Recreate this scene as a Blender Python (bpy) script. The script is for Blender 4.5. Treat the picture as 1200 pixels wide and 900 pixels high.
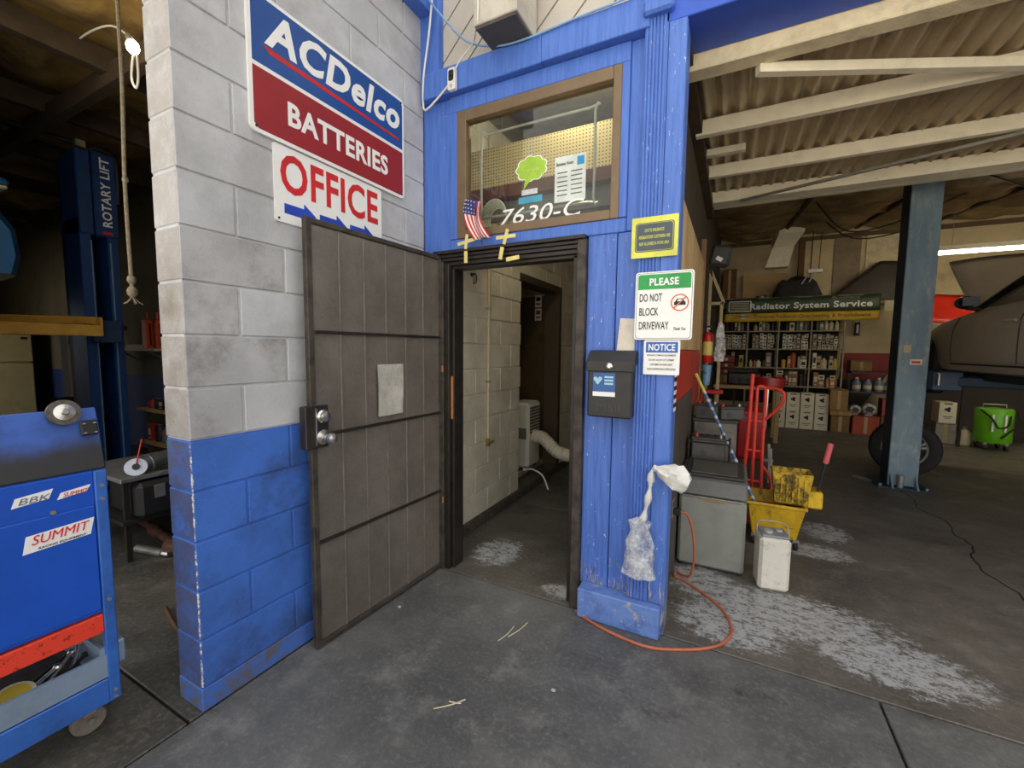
import bpy, bmesh, math, random
from mathutils import Vector, Matrix
for o in list(bpy.data.objects): bpy.data.objects.remove(o)
S = bpy.context.scene
COL = S.collection
R = math.radians
# ---------------------------------------------------------------- camera
PIT, YAW, ROLL = R(4.69), R(27.35), R(0.61)
fw = Vector((-math.sin(YAW)*math.cos(PIT), math.cos(YAW)*math.cos(PIT), -math.sin(PIT)))
rt = Vector((math.cos(YAW), math.sin(YAW), 0)); up = rt.cross(fw)
r_ = math.cos(ROLL)*rt + math.sin(ROLL)*up; u_ = -math.sin(ROLL)*rt + math.cos(ROLL)*up
cd = bpy.data.cameras.new('camera'); cam = bpy.data.objects.new('camera', cd); COL.objects.link(cam)
cd.sensor_fit = 'HORIZONTAL'; cd.sensor_width = 36.0; cd.lens = 36.0*495.5/1200; cd.clip_start = .05; cd.clip_end = 200
m = Matrix((r_, u_, -fw)).transposed().to_4x4(); m.translation = Vector((0, 0, 1.48)); cam.matrix_world = m
S.camera = cam
# ---------------------------------------------------------------- sky, exposure
w = bpy.data.worlds.new('sky'); S.world = w; w.use_nodes = True
bg = w.node_tree.nodes['Background']; bg.inputs[0].default_value = (1.0, 0.985, 0.96, 1); bg.inputs[1].default_value = 0.85
S.view_settings.view_transform = 'Standard'; S.view_settings.look = 'None'; S.view_settings.gamma = 1
S.view_settings.use_curve_mapping = False; S.view_settings.exposure = 0.95
sl = bpy.data.lights.new('sun', 'SUN'); sl.energy = 17.0; sl.angle = R(.6); sl.color = (1.0, .94, .84)
so = bpy.data.objects.new('sun', sl); COL.objects.link(so); so.location = (3, 14, 18)
so.rotation_euler = Vector((-.18, -.64, -.75)).to_track_quat('-Z', 'Y').to_euler()   # from behind the building: the street is sunlit, the front in shade
# ---------------------------------------------------------------- materials
def lin(v):
    v /= 255.0
    return v/12.92 if v <= .04045 else ((v+.055)/1.055)**2.4
def c3(h):
    if isinstance(h, str): h = tuple(int(h[i:i+2], 16) for i in (0, 2, 4))
    return (lin(h[0]), lin(h[1]), lin(h[2]), 1)
class NT:
    def __init__(s, name):
        s.m = bpy.data.materials.new(name); s.m.use_nodes = True
        s.t = s.m.node_tree; s.b = s.t.nodes['Principled BSDF']; s.out = s.t.nodes['Material Output']
        s.pos = s.t.nodes.new('ShaderNodeNewGeometry').outputs['Position']
    def n(s, t, **k):
        o = s.t.nodes.new(t)
        for a, v in k.items(): setattr(o, a, v)
        return o
    def l(s, a, b): s.t.links.new(a, b)
    def noise(s, scale, detail=4, rough=.6, vec=None, stretch=None):
        v = vec or s.pos
        if stretch:
            mp = s.n('ShaderNodeMapping'); s.l(v, mp.inputs[0]); mp.inputs['Scale'].default_value = stretch; v = mp.outputs[0]
        o = s.n('ShaderNodeTexNoise'); s.l(v, o.inputs['Vector']); o.inputs['Scale'].default_value = scale
        o.inputs['Detail'].default_value = detail; o.inputs['Roughness'].default_value = rough
        return o.outputs['Fac']
    def ramp(s, f, a, b, va=0, vb=1):
        o = s.n('ShaderNodeMapRange'); o.interpolation_type = 'SMOOTHSTEP'; s.l(f, o.inputs['Value'])
        o.inputs['From Min'].default_value = a; o.inputs['From Max'].default_value = b
        o.inputs['To Min'].default_value = va; o.inputs['To Max'].default_value = vb
        return o.outputs[0]
    def math(s, op, a, b=None):
        o = s.n('ShaderNodeMath', operation=op)
        for i, v in enumerate((a, b)):
            if v is None: continue
            if isinstance(v, (int, float)): o.inputs[i].default_value = v
            else: s.l(v, o.inputs[i])
        return o.outputs[0]
    def mix(s, f, a, b):
        o = s.n('ShaderNodeMix', data_type='RGBA')
        if isinstance(f, (int, float)): o.inputs[0].default_value = f
        else: s.l(f, o.inputs[0])
        for i, v in ((6, a), (7, b)):
            if hasattr(v, 'is_linked'): s.l(v, o.inputs[i])
            else: o.inputs[i].default_value = c3(v) if (isinstance(v, str) or len(v) == 3) else v
        return o.outputs[2]
    def sep(s):
        o = s.n('ShaderNodeSeparateXYZ'); s.l(s.pos, o.inputs[0]); return o.outputs
    def color(s, v): s.l(v, s.b.inputs['Base Color'])
    def bump(s, f, st=.3, d=.01):
        o = s.n('ShaderNodeBump'); s.l(f, o.inputs['Height']); o.inputs['Strength'].default_value = st; o.inputs['Distance'].default_value = d
        s.l(o.outputs[0], s.b.inputs['Normal'])
MATS = {}
def mat(name, col, rough=.6, metal=0, var=.12, scale=9, dark=None, dirt=0, dscale=5, bump=0, bscale=60, stretch=None, emit=None, spec=None):
    """painted / plain surface: noise variation between two tones, optional grime of its own shape, optional grain relief"""
    if name in MATS: return MATS[name]
    t = NT(name); a = c3(col)
    b = c3(dark) if dark else tuple(x*(1-var*2.0) for x in a[:3])+(1,)
    cc = t.mix(t.ramp(t.noise(scale, 5, .65, stretch=stretch), .35, .7), a, b)
    if dirt:
        cc = t.mix(t.ramp(t.noise(dscale, 6, .75), .5, .72, 0, dirt), cc, (38, 33, 28))
    t.color(cc); t.b.inputs['Roughness'].default_value = rough; t.b.inputs['Metallic'].default_value = metal
    if spec is not None: t.b.inputs['Specular IOR Level'].default_value = spec
    if bump: t.bump(t.noise(bscale, 3, .7, stretch=stretch), bump, .01)
    if emit:
        t.b.inputs['Emission Color'].default_value = c3(col); t.b.inputs['Emission Strength'].default_value = emit
    MATS[name] = t.m
    return t.m
def see_through(name, col, fac, rough=.1, metal=0):
    if name in MATS: return MATS[name]
    t = NT(name); t.b.inputs['Base Color'].default_value = c3(col); t.b.inputs['Roughness'].default_value = rough; t.b.inputs['Metallic'].default_value = metal
    tr = t.n('ShaderNodeBsdfTransparent'); mx = t.n('ShaderNodeMixShader'); mx.inputs[0].default_value = fac
    t.l(tr.outputs[0], mx.inputs[1]); t.l(t.b.outputs[0], mx.inputs[2]); t.l(mx.outputs[0], t.out.inputs[0])
    MATS[name] = t.m; return t.m
# ---------------------------------------------------------------- mesh helpers
class MB:
    def __init__(s): s.v = []; s.f = []; s.mi = []; s.cur = 0
    def add(s, vs, fs, mi=None):
        k = len(s.v); s.v += [tuple(v) for v in vs]
        for f in fs: s.f.append(tuple(i+k for i in f)); s.mi.append(s.cur if mi is None else mi)
        return s
    def box(s, x0, x1, y0, y1, z0, z1):
        return s.add([(x, y, z) for z in (z0, z1) for y in (y0, y1) for x in (x0, x1)],
                     [(0, 2, 3, 1), (4, 5, 7, 6), (0, 1, 5, 4), (1, 3, 7, 5), (3, 2, 6, 7), (2, 0, 4, 6)])
    def obox(s, c, size, rot=(0, 0, 0)):
        from mathutils import Euler
        M = Euler(rot).to_matrix(); c = Vector(c)
        vs = [c + M @ Vector((x*size[0]/2, y*size[1]/2, z*size[2]/2)) for z in (-1, 1) for y in (-1, 1) for x in (-1, 1)]
        return s.add(vs, [(0, 2, 3, 1), (4, 5, 7, 6), (0, 1, 5, 4), (1, 3, 7, 5), (3, 2, 6, 7), (2, 0, 4, 6)])
    def bar(s, p0, p1, a, b, upv=(0, 0, 1)):
        p0 = Vector(p0); p1 = Vector(p1); d = (p1-p0).normalized(); U = Vector(upv)
        if abs(d.dot(U)) > .98: U = Vector((0, 1, 0))
        x = d.cross(U).normalized(); y = x.cross(d)
        vs = [p + x*i*a/2 + y*j*b/2 for p in (p0, p1) for j in (-1, 1) for i in (-1, 1)]
        return s.add(vs, [(0, 2, 3, 1), (4, 5, 7, 6), (0, 1, 5, 4), (1, 3, 7, 5), (3, 2, 6, 7), (2, 0, 4, 6)])
    def cyl(s, p0, p1, r0, r1=None, n=14, cap=True):
        r1 = r0 if r1 is None else r1
        p0 = Vector(p0); p1 = Vector(p1); d = (p1-p0).normalized(); x = d.orthogonal().normalized(); y = d.cross(x)
        vs = []
        for p, r in ((p0, r0), (p1, r1)):
            for i in range(n):
                a = 2*math.pi*i/n; vs.append(p + x*math.cos(a)*r + y*math.sin(a)*r)
        fs = [(i, (i+1) % n, n+(i+1) % n, n+i) for i in range(n)]
        if cap: fs += [tuple(range(n-1, -1, -1)), tuple(range(n, 2*n))]
        return s.add(vs, fs)
    def lathe(s, prof, c=(0, 0, 0), axis=(0, 0, 1), n=18, cap=True):
        if prof[0] == prof[-1]: cap = False
        d = Vector(axis).normalized(); x = d.orthogonal().normalized(); y = d.cross(x); c = Vector(c); vs = []; fs = []
        for (r, h) in prof:
            for i in range(n):
                a = 2*math.pi*i/n; vs.append(c + d*h + x*math.cos(a)*r + y*math.sin(a)*r)
        for k in range(len(prof)-1):
            for i in range(n): fs.append((k*n+i, k*n+(i+1) % n, (k+1)*n+(i+1) % n, (k+1)*n+i))
        if cap and prof[0][0] > 1e-4: fs.append(tuple(range(n-1, -1, -1)))
        if cap and prof[-1][0] > 1e-4: fs.append(tuple(range((len(prof)-1)*n, len(prof)*n)))
        return s.add(vs, fs)
    def tube(s, pts, r, n=7, smooth=4, radii=None):
        pts = [Vector(p) for p in pts]
        if smooth and len(pts) > 2:
            q = []
            for i in range(len(pts)-1):
                a = pts[max(i-1, 0)]; b = pts[i]; c = pts[i+1]; d = pts[min(i+2, len(pts)-1)]
                for k in range(smooth):
                    t = k/smooth; q.append(.5*((2*b)+(-a+c)*t+(2*a-5*b+4*c-d)*t*t+(-a+3*b-3*c+d)*t**3))
            q.append(pts[-1]); pts = q
        vs = []; fs = []; x = None
        for i, p in enumerate(pts):
            d = (pts[min(i+1, len(pts)-1)]-pts[max(i-1, 0)])
            d = d.normalized() if d.length > 1e-9 else Vector((0, 0, 1))
            x = d.orthogonal().normalized() if x is None else (x-d*x.dot(d)).normalized()
            y = d.cross(x); rr = radii(i/(len(pts)-1)) if radii else r
            for k in range(n):
                a = 2*math.pi*k/n; vs.append(p + x*math.cos(a)*rr + y*math.sin(a)*rr)
        for i in range(len(pts)-1):
            for k in range(n): fs.append((i*n+k, i*n+(k+1) % n, (i+1)*n+(k+1) % n, (i+1)*n+k))
        fs += [tuple(range(n-1, -1, -1)), tuple(range((len(pts)-1)*n, len(pts)*n))]
        return s.add(vs, fs)
    def prism(s, poly, o, X, Y, th):
        """polygon (list of 2D) in frame (o, X, Y), extruded by th along X x Y"""
        o = Vector(o); X = Vector(X); Y = Vector(Y); N = X.cross(Y).normalized()*th; n = len(poly)
        vs = [o+X*a+Y*b for a, b in poly] + [o+X*a+Y*b+N for a, b in poly]
        return s.add(vs, [tuple(range(n-1, -1, -1)), tuple(range(n, 2*n))] + [(i, (i+1) % n, n+(i+1) % n, n+i) for i in range(n)])
    def grid(s, fn, nu, nv, mi=None):
        vs = [fn(i/nu, j/nv) for j in range(nv+1) for i in range(nu+1)]
        return s.add(vs, [(j*(nu+1)+i, j*(nu+1)+i+1, (j+1)*(nu+1)+i+1, (j+1)*(nu+1)+i) for j in range(nv) for i in range(nu)], mi)
    def ball(s, c, rx, ry=None, rz=None, n=12):
        ry = ry or rx; rz = rz or rx; c = Vector(c); k = n//2; vs = []; fs = []
        for j in range(k+1):
            t = math.pi*j/k
            for i in range(n):
                a = 2*math.pi*i/n; vs.append(c+Vector((rx*math.sin(t)*math.cos(a), ry*math.sin(t)*math.sin(a), rz*math.cos(t))))
        for j in range(k):
            for i in range(n): fs.append((j*n+i, (j+1)*n+i, (j+1)*n+(i+1) % n, j*n+(i+1) % n))
        return s.add(vs, fs)
    def mesh(s, name, bev=0):
        me = bpy.data.meshes.new(name); me.from_pydata(s.v, [], s.f)
        for p, k in zip(me.polygons, s.mi): p.material_index = k
        bm = bmesh.new(); bm.from_mesh(me)
        bmesh.ops.remove_doubles(bm, verts=bm.verts, dist=1e-6)
        bmesh.ops.recalc_face_normals(bm, faces=bm.faces)
        if bev: bmesh.ops.bevel(bm, geom=[e for e in bm.edges if len(e.link_faces) == 2 and e.calc_face_angle(0) > .5], offset=bev, segments=1, affect='EDGES', clamp_overlap=True)
        bm.to_mesh(me); bm.free()
        return me
    def build(s, name, mt, parent=None, bev=0, smooth=False, local=False):
        me = s.mesh(name, bev)
        for q in (mt if isinstance(mt, (list, tuple)) else [mt]): me.materials.append(q)
        o = bpy.data.objects.new(name, me); COL.objects.link(o)
        if smooth:
            for p in me.polygons: p.use_smooth = True
            try: me.set_sharp_from_angle(angle=R(40))
            except Exception: pass
        if parent is not None:
            o.parent = parent
            if not local:
                q = parent; M = Matrix.Identity(4)
                while q is not None: M = q.matrix_basis @ M; q = q.parent
                me.transform(M.inverted())
        return o
def tag(o, label, cat, group=None):
    o['label'] = label; o['category'] = cat
    if group: o['group'] = group
    return o
def thing(name, label, cat, loc=(0, 0, 0), rz=0, group=None):
    o = bpy.data.objects.new(name, None); COL.objects.link(o); o.empty_display_size = .1
    o.location = loc; o.rotation_euler = (0, 0, rz); o.matrix_basis = Matrix.Translation(loc) @ Matrix.Rotation(rz, 4, 'Z')
    return tag(o, label, cat, group)
def solo(o):
    """move a single-mesh thing's origin to the middle of its base"""
    me = o.data; xs = [v.co for v in me.vertices]
    c = Vector((sum(v.x for v in xs)/len(xs), sum(v.y for v in xs)/len(xs), min(v.z for v in xs)))
    me.transform(Matrix.Translation(-c)); o.location = c; return o
def struct(o): o['kind'] = 'structure'; return o
def root(name):
    o = bpy.data.objects.new(name, None); COL.objects.link(o); return struct(o)
def link(name, me, parent, loc, rot=(0, 0, 0), scale=None):
    o = bpy.data.objects.new(name, me); COL.objects.link(o); o.parent = parent; o.location = loc; o.rotation_euler = rot
    if scale: o.scale = scale
    return o
def copy_tree(o, parent=None):
    c = o.copy(); COL.objects.link(c); c.parent = parent
    for ch in list(o.children): copy_tree(ch, c)
    return c
def text(s, ctr, right, upv, w, h, mt, parent, bold=0.0, shear=0, name='lettering', depth=.0015, slant=0):
    """lettering fitted to a w x h box centred at ctr in the plane (right, up)"""
    cu = bpy.data.curves.new('t', 'FONT'); cu.body = s; cu.align_x = 'LEFT'; cu.offset = bold; cu.shear = shear; cu.resolution_u = 3; cu.space_character = 1.0 + bold*2.4
    to = bpy.data.objects.new('t', cu); COL.objects.link(to)
    dg = bpy.context.evaluated_depsgraph_get(); me = bpy.data.meshes.new_from_object(to.evaluated_get(dg))
    bpy.data.objects.remove(to); bpy.data.curves.remove(cu)
    xs = [v.co.x for v in me.vertices]; ys = [v.co.y for v in me.vertices]
    x0, x1, y0, y1 = min(xs), max(xs), min(ys), max(ys); k = (h/(y1-y0)); kx = w/(x1-x0) if w else k
    X = Vector(right).normalized(); Y = Vector(upv).normalized(); N = X.cross(Y); c = Vector(ctr)
    bm = bmesh.new(); bm.from_mesh(me)
    r = bmesh.ops.extrude_face_region(bm, geom=list(bm.faces))
    ev = {v for v in r['geom'] if isinstance(v, bmesh.types.BMVert)}
    for v in bm.verts:
        px = (v.co.x-(x0+x1)/2)*kx; py = (v.co.y-(y0+y1)/2)*k
        v.co = c + X*px + Y*(py+slant*px) + (N*depth if v in ev else Vector((0, 0, 0)))
    bmesh.ops.recalc_face_normals(bm, faces=bm.faces)
    bm.to_mesh(me); bm.free(); me.name = name
    for p_ in me.polygons: p_.use_smooth = False
    me.materials.clear(); me.materials.append(mt)
    o = bpy.data.objects.new(name, me); COL.objects.link(o)
    if parent is not None:
        o.parent = parent; q = parent; M = Matrix.Identity(4)
        while q is not None: M = q.matrix_basis @ M; q = q.parent
        me.transform(M.inverted())
    return o
def rrect(w, h, r, n=4):
    p = []
    for cx, cy, a0 in ((w/2-r, h/2-r, 0), (-w/2+r, h/2-r, 90), (-w/2+r, -h/2+r, 180), (w/2-r, -h/2+r, 270)):
        for i in range(n+1):
            a = R(a0+90*i/n); p.append((cx+r*math.cos(a), cy+r*math.sin(a)))
    return p
rng = random.Random(7)
XP, YP, ZP = Vector((1, 0, 0)), Vector((0, 1, 0)), Vector((0, 0, 1))
# common materials
def make_concrete(name, base, dark, light, paint=False):
    t = NT(name); xyz = t.sep()
    n1 = t.noise(1.1, 8, .62); n2 = t.noise(5, 8, .7); n3 = t.noise(45, 4, .7)
    cc = t.mix(t.ramp(n1, .32, .68), dark, base)
    cc = t.mix(t.ramp(n2, .48, .75, 0, .55), cc, light)
    cc = t.mix(t.ramp(t.noise(2.3, 9, .8, stretch=(1, 1.7, 1)), .55, .68, 0, .6), cc, (40, 38, 36))
    cc = t.mix(t.ramp(n3, .45, .8, 0, .35), cc, (150, 148, 142))
    cc = t.mix(t.ramp(t.noise(120, 3, .8), .5, .75, 0, .4), cc, (52, 51, 50))
    if paint:   # flaked remains of pale floor paint around the doorway of the bay and by the bucket
        def blob(x, y, rx, ry):
            dx = t.math('DIVIDE', t.math('SUBTRACT', xyz[0], x), rx); dy = t.math('DIVIDE', t.math('SUBTRACT', xyz[1], y), ry)
            d = t.math('ADD', t.math('MULTIPLY', dx, dx), t.math('MULTIPLY', dy, dy))
            return t.ramp(d, .1, 1.1, 1, 0)
        msk = None
        for b in paint:
            q = blob(*b); msk = q if msk is None else t.math('MAXIMUM', msk, q)
        fl = t.math('ADD', t.math('MULTIPLY', t.noise(15, 12, .9, stretch=(1, 1.5, 1)), 1.0), t.math('MULTIPLY', msk, .185))
        cc = t.mix(t.ramp(fl, .63, .69, 0, .85), cc, (178, 180, 182))
    t.color(cc)
    t.l(t.ramp(n2, .3, .8, .45, .8), t.b.inputs['Roughness'])
    t.bump(t.noise(60, 6, .75), .25, .008)
    return t.m
M_FRONT = make_concrete('concrete_apron', (106, 106, 105), (76, 76, 77), (136, 135, 132))
M_BAY = make_concrete('concrete_bay', (106, 100, 93), (74, 71, 67), (134, 129, 121), [(.35, 2.75, .75, .36), (.05, 2.5, .4, .3), (.75, 2.55, .5, .3), (.62, 3.75, .35, .2), (.75, 4.2, .25, .3), (-.1, 2.9, .3, .3)])
M_STREET = make_concrete('concrete_street', (176, 170, 158), (150, 144, 134), (196, 190, 178))
M_HALL = make_concrete('concrete_hall', (96, 92, 84), (62, 60, 56), (128, 124, 114), [(-1.45, 2.62, .25, .3), (-.85, 2.35, .2, .12)])
M_LEFT = make_concrete('concrete_left_bay', (86, 82, 74), (56, 54, 49), (112, 108, 98))
def make_block(name, col, dirtcol, dirt, chips=None, speck=(225, 225, 222)):
    t = NT(name); xyz = t.sep()
    cc = t.mix(t.ramp(t.noise(3, 6, .6), .3, .7), col, tuple(int(v*.9) for v in col))
    cc = t.mix(t.math('MULTIPLY', t.ramp(t.noise(2.4, 9, .72), .42, .7), dirt), cc, dirtcol)
    cc = t.mix(t.ramp(t.noise(70, 3, .8), .62, .72, 0, .55*dirt+.1), cc, dirtcol)
    cc = t.mix(t.ramp(t.noise(150, 2, .8), .68, .74, 0, .5), cc, speck)
    if chips is not None:   # grime rubbed onto the end of the wall
        e = t.math('LESS_THAN', xyz[1], .8535)
        cc = t.mix(t.math('MULTIPLY', e, t.ramp(t.noise(9, 9, .8), .30, .58, 0, .72 if chips else .45)), cc, (74, 66, 66) if chips else (138, 124, 104))
    if chips:   # paint knocked off along the outside corner
        dy = t.math('ABSOLUTE', t.math('SUBTRACT', xyz[1], .848)); dx = t.math('ABSOLUTE', t.math('SUBTRACT', xyz[0], -1.829))
        d = t.math('MAXIMUM', dx, dy)
        k = t.math('SUBTRACT', t.math('MULTIPLY', t.noise(30, 6, .85), .05), d)
        cc = t.mix(t.ramp(k, .0185, .0215), cc, (214, 208, 196))
    t.color(cc); t.b.inputs['Roughness'].default_value = .75
    t.bump(t.noise(110, 4, .8), .45, .006)
    return t.m
M_GREY = make_block('grey_block_paint', (198, 199, 203), (104, 99, 92), .28, chips=False)
M_GREYD = make_block('grimy_grey_block_paint', (184, 184, 186), (92, 86, 78), .75, chips=False)
M_BLUEB = make_block('blue_block_paint', (62, 112, 204), (46, 58, 96), .75, chips=True, speck=(150, 165, 205))
M_CREAMB = make_block('cream_block_paint', (230, 222, 200), (140, 128, 106), .3)
def make_wood_paint(name, col, dk, flake=0):
    t = NT(name)
    g = t.noise(6, 6, .7, stretch=(9, 9, .55))
    cc = t.mix(t.ramp(g, .35, .7), col, dk)
    cc = t.mix(t.ramp(t.noise(7, 8, .8), .6, .75, 0, .5), cc, tuple(int(v*.62) for v in dk))
    cc = t.mix(t.ramp(t.noise(60, 4, .8, stretch=(1, 1, .35)), .70-flake*.12, .74-flake*.12), cc, (205, 206, 205))
    if flake:   # paint peeled to grey wood at the foot of the boards
        z = t.sep()[2]; pk = t.math('SUBTRACT', t.math('MULTIPLY', t.noise(26, 6, .75, stretch=(3, 3, .35)), 1.0), t.math('MULTIPLY', z, .55))
        cc = t.mix(t.ramp(pk, .40, .45, 0, .9), cc, t.mix(t.ramp(t.noise(50, 3, .7, stretch=(3, 3, .3)), .4, .6), (176, 172, 166), (70, 62, 56)))
    t.color(cc); t.b.inputs['Roughness'].default_value = .5; t.bump(g, .35, .01)
    return t.m
M_BLUE = make_wood_paint('blue_wood_paint', (80, 120, 204), (64, 102, 186))
M_BLUEW = make_wood_paint('worn_blue_wood_paint', (84, 122, 202), (66, 100, 182), .45)
M_BLACK = mat('black_steel', (52, 47, 43), .45, .3, .2, 12, dirt=.4)
M_RUSTY = mat('rusty_black_steel', (78, 70, 62), .6, .2, .2, 14, dark=(48, 42, 38), dirt=.5)
M_WHITE = mat('white_sign', (236, 236, 234), .4, 0, .03, 8)
M_INK = mat('black_ink', (26, 26, 28), .6)
M_CHROME = mat('worn_chrome', (205, 203, 198), .25, .9, .08, 20)
M_STEEL = mat('galvanised_steel', (168, 166, 158), .4, .7, .12, 14)
M_RED = mat('red_paint', (200, 38, 34), .4, 0, .1, 9)
M_DKRED = mat('dark_red_paint', (150, 20, 24), .3, 0, .12, 9)
M_RUBBER = mat('black_rubber', (36, 35, 34), .75, 0, .15, 14)
M_CARD = mat('brown_cardboard', (150, 116, 74), .85, 0, .1, 6)
M_WIREW = mat('white_cable', (226, 224, 214), .5, 0, .03)
M_PLASTG = mat('grey_plastic', (142, 144, 136), .45, 0, .08, 6, dirt=.2)
M_CREAM = mat('cream_wall_paint', (206, 188, 150), .8, 0, .08, 2.2, dirt=.3, dscale=1.3)
M_WOOD = mat('raw_wood', (196, 160, 108), .7, 0, .14, 8, stretch=(1, 8, 8))
M_YELLOW = mat('yellow_paint', (226, 186, 40), .5, 0, .1, 8)
# ================================================================= SETTING
# ---- floor: slabs with open joints
fl = root('floor')
MB().box(-40, 40, -60, 12, -.10, -.028).build('floor_bed', mat('joint_dirt', (34, 32, 30), .9), fl)
def slab(x0, x1, y0, y1, mt):
    g = .005
    MB().box(x0+g, x1-g, y0+g, y1-g, -.03, 0).build('slab', mt, fl, bev=.004)
slab(-1.83, .63, -3, 2.232, M_FRONT); slab(.63, 4.2, -3, 2.232, M_FRONT); slab(4.2, 14, -3, 2.232, M_FRONT)
slab(-1.83, .63, -14, -3, M_STREET); slab(.63, 14, -14, -3, M_STREET); slab(-20, -1.83, -14, -3, M_STREET)
slab(-40, 40, -60, -14, M_STREET); slab(-20, -1.83, -3, .80, M_LEFT); slab(-20, -1.83, .80, 3.0, M_LEFT)
slab(-20, -1.83, 3.0, 12, M_LEFT)
slab(-1.83, -.30, 2.232, 3.6, M_HALL); slab(-1.83, -.30, 3.6, 12, M_HALL)
slab(-.30, 14, 2.232, 12, M_BAY)
cr = MB(); pts = [(1.70, 5.93), (1.72, 5.6), (1.66, 5.3), (1.76, 5.0), (1.70, 4.7), (1.73, 4.45), (1.63, 4.2), (1.60, 3.9), (1.66, 3.7), (1.60, 3.3), (1.66, 2.9), (1.62, 2.3)]
for (a, b) in zip(pts[:-1], pts[1:]):
    q = [(a[0]+(b[0]-a[0])*i/4+rng.uniform(-.015, .015), a[1]+(b[1]-a[1])*i/4) for i in range(5)]
    q[0] = a; q[-1] = b
    for p, s in zip(q[:-1], q[1:]): cr.bar((p[0], p[1], .0003), (s[0], s[1], .0003), .009, .0012)
cr.build('crack', M_INK, fl)
# ---- block walls: every block is a piece
def block_wall(nm, xf, th, y0, y1, ztop, matfn, first, second, kerb=None, holes=(), out=1, L=.406, mortar=M_GREY):
    rt_ = root(nm)
    z0 = .098; H = .2032; k = 0; j = .0045
    segs = []
    cache = {}
    while z0 + k*H < ztop:
        za = z0+k*H; zb = za+H
        ys = [y0]; y = first if k % 2 == 0 else second
        while y < y1-.03: ys.append(y); y += L
        ys.append(y1)
        for a, b in zip(ys[:-1], ys[1:]):
            skip = False
            for (ha, hb, hz0, hz1) in holes:
                if za+.05 > hz0 and zb-.05 < hz1 and b > ha+.02 and a < hb-.02:
                    if a < ha: b = ha
                    elif b > hb: a = hb
                    else: skip = True
            if skip: continue
            mt = matfn(k, a, b)
            key = (round(b-a, 3), mt.name)
            if key not in cache:
                me = MB().box(-th/2, th/2, -(b-a)/2+j, (b-a)/2-j, -H/2+j, H/2-j).mesh('block', .0035); me.materials.append(mt); cache[key] = me
            link('block', cache[key], rt_, (xf-out*th/2, (a+b)/2, za+H/2))
        k += 1
    return rt_
def wl_mat(k, a, b):
    if k < 5: return M_BLUEB
    if k in (5, 6, 7) and a < 1.0: return M_GREYD
    if k == 8 and a < .9: return M_GREYD
    return M_GREY
wl = block_wall('wall_left', -1.829, .178, .848, 2.262, 3.5, wl_mat, 1.265, 1.06)
MB().box(-2.0, -1.836, .856, 2.26, .098, 1.114).build('mortar', M_BLUEB, wl)
MB().box(-2.0, -1.836, .856, 2.26, 1.114, 3.53).build('mortar', M_GREY, wl)
t = NT('footing_concrete'); t.color(t.mix(t.ramp(t.noise(14, 7, .8), .40, .62), (60, 104, 188), (92, 90, 90))); t.b.inputs['Roughness'].default_value = .8
MB().box(-2.006, -1.8295, .849, 2.262, 0, .097).build('footing', t.m, wl, bev=.004)
HALLH = [(3.66, 4.70, 0, 2.165)]
wh = block_wall('wall_hallway', -1.81, .17, 2.33, 5.4, 3.2, lambda k, a, b: M_CREAMB, 2.66, 2.46, holes=[(3.66, 4.70, -1, 2.20)])
MB().box(-1.97, -1.817, 2.335, 3.655, .098, 3.3).build('mortar', M_CREAMB, wh)
MB().box(-1.97, -1.817, 4.705, 5.4, .098, 3.3).build('mortar', M_CREAMB, wh)
MB().box(-1.97, -1.817, 3.64, 4.72, 2.2, 3.3).build('mortar', M_CREAMB, wh)
MB().box(-1.985, -1.805, 2.33, 5.4, 0, .098).build('kerb', mat('stained_kerb', (92, 84, 72), .9, 0, .2, 16, dark=(54, 48, 42), bump=.5), wh, bev=.008)
MB().box(-1.99, -1.80, 3.64, 4.74, 2.13, 2.205).build('lintel', mat('brown_stained_wood', (78, 64, 46), .7, 0, .2, 9, stretch=(6, 1, 6)), wh, bev=.006)
MB().box(-1.99, -1.80, 4.66, 4.74, .1, 2.14).build('door_jamb', MATS['brown_stained_wood'], wh, bev=.006)
# ---- walls of the hallway, the room beside it and the bays
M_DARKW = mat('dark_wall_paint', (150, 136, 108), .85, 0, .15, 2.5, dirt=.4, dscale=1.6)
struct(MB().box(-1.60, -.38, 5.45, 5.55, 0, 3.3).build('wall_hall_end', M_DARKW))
struct(MB().box(-1.97, -1.60, 5.40, 5.50, 0, 3.3).build('trim_1', mat('cream_trim', (214, 204, 176), .7)))
struct(MB().box(-4.2, -1.97, 5.85, 5.95, 0, 3.3).build('wall_side_room', mat('tan_wall_paint', (196, 174, 128), .8, 0, .06, 2)))
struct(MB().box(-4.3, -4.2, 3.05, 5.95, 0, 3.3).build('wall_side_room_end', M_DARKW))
struct(MB().box(-4.2, -1.985, 3.05, 5.85, .098, .15).build('trim_2', mat('worn_vinyl_floor', (176, 168, 150), .5, 0, .15, 5, dirt=.4)))
struct(MB().box(-4.3, -.38, 3.05, 5.95, 3.3, 3.36).build('ceiling_office', mat('ceiling_paint', (150, 140, 118), .9)))
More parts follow.
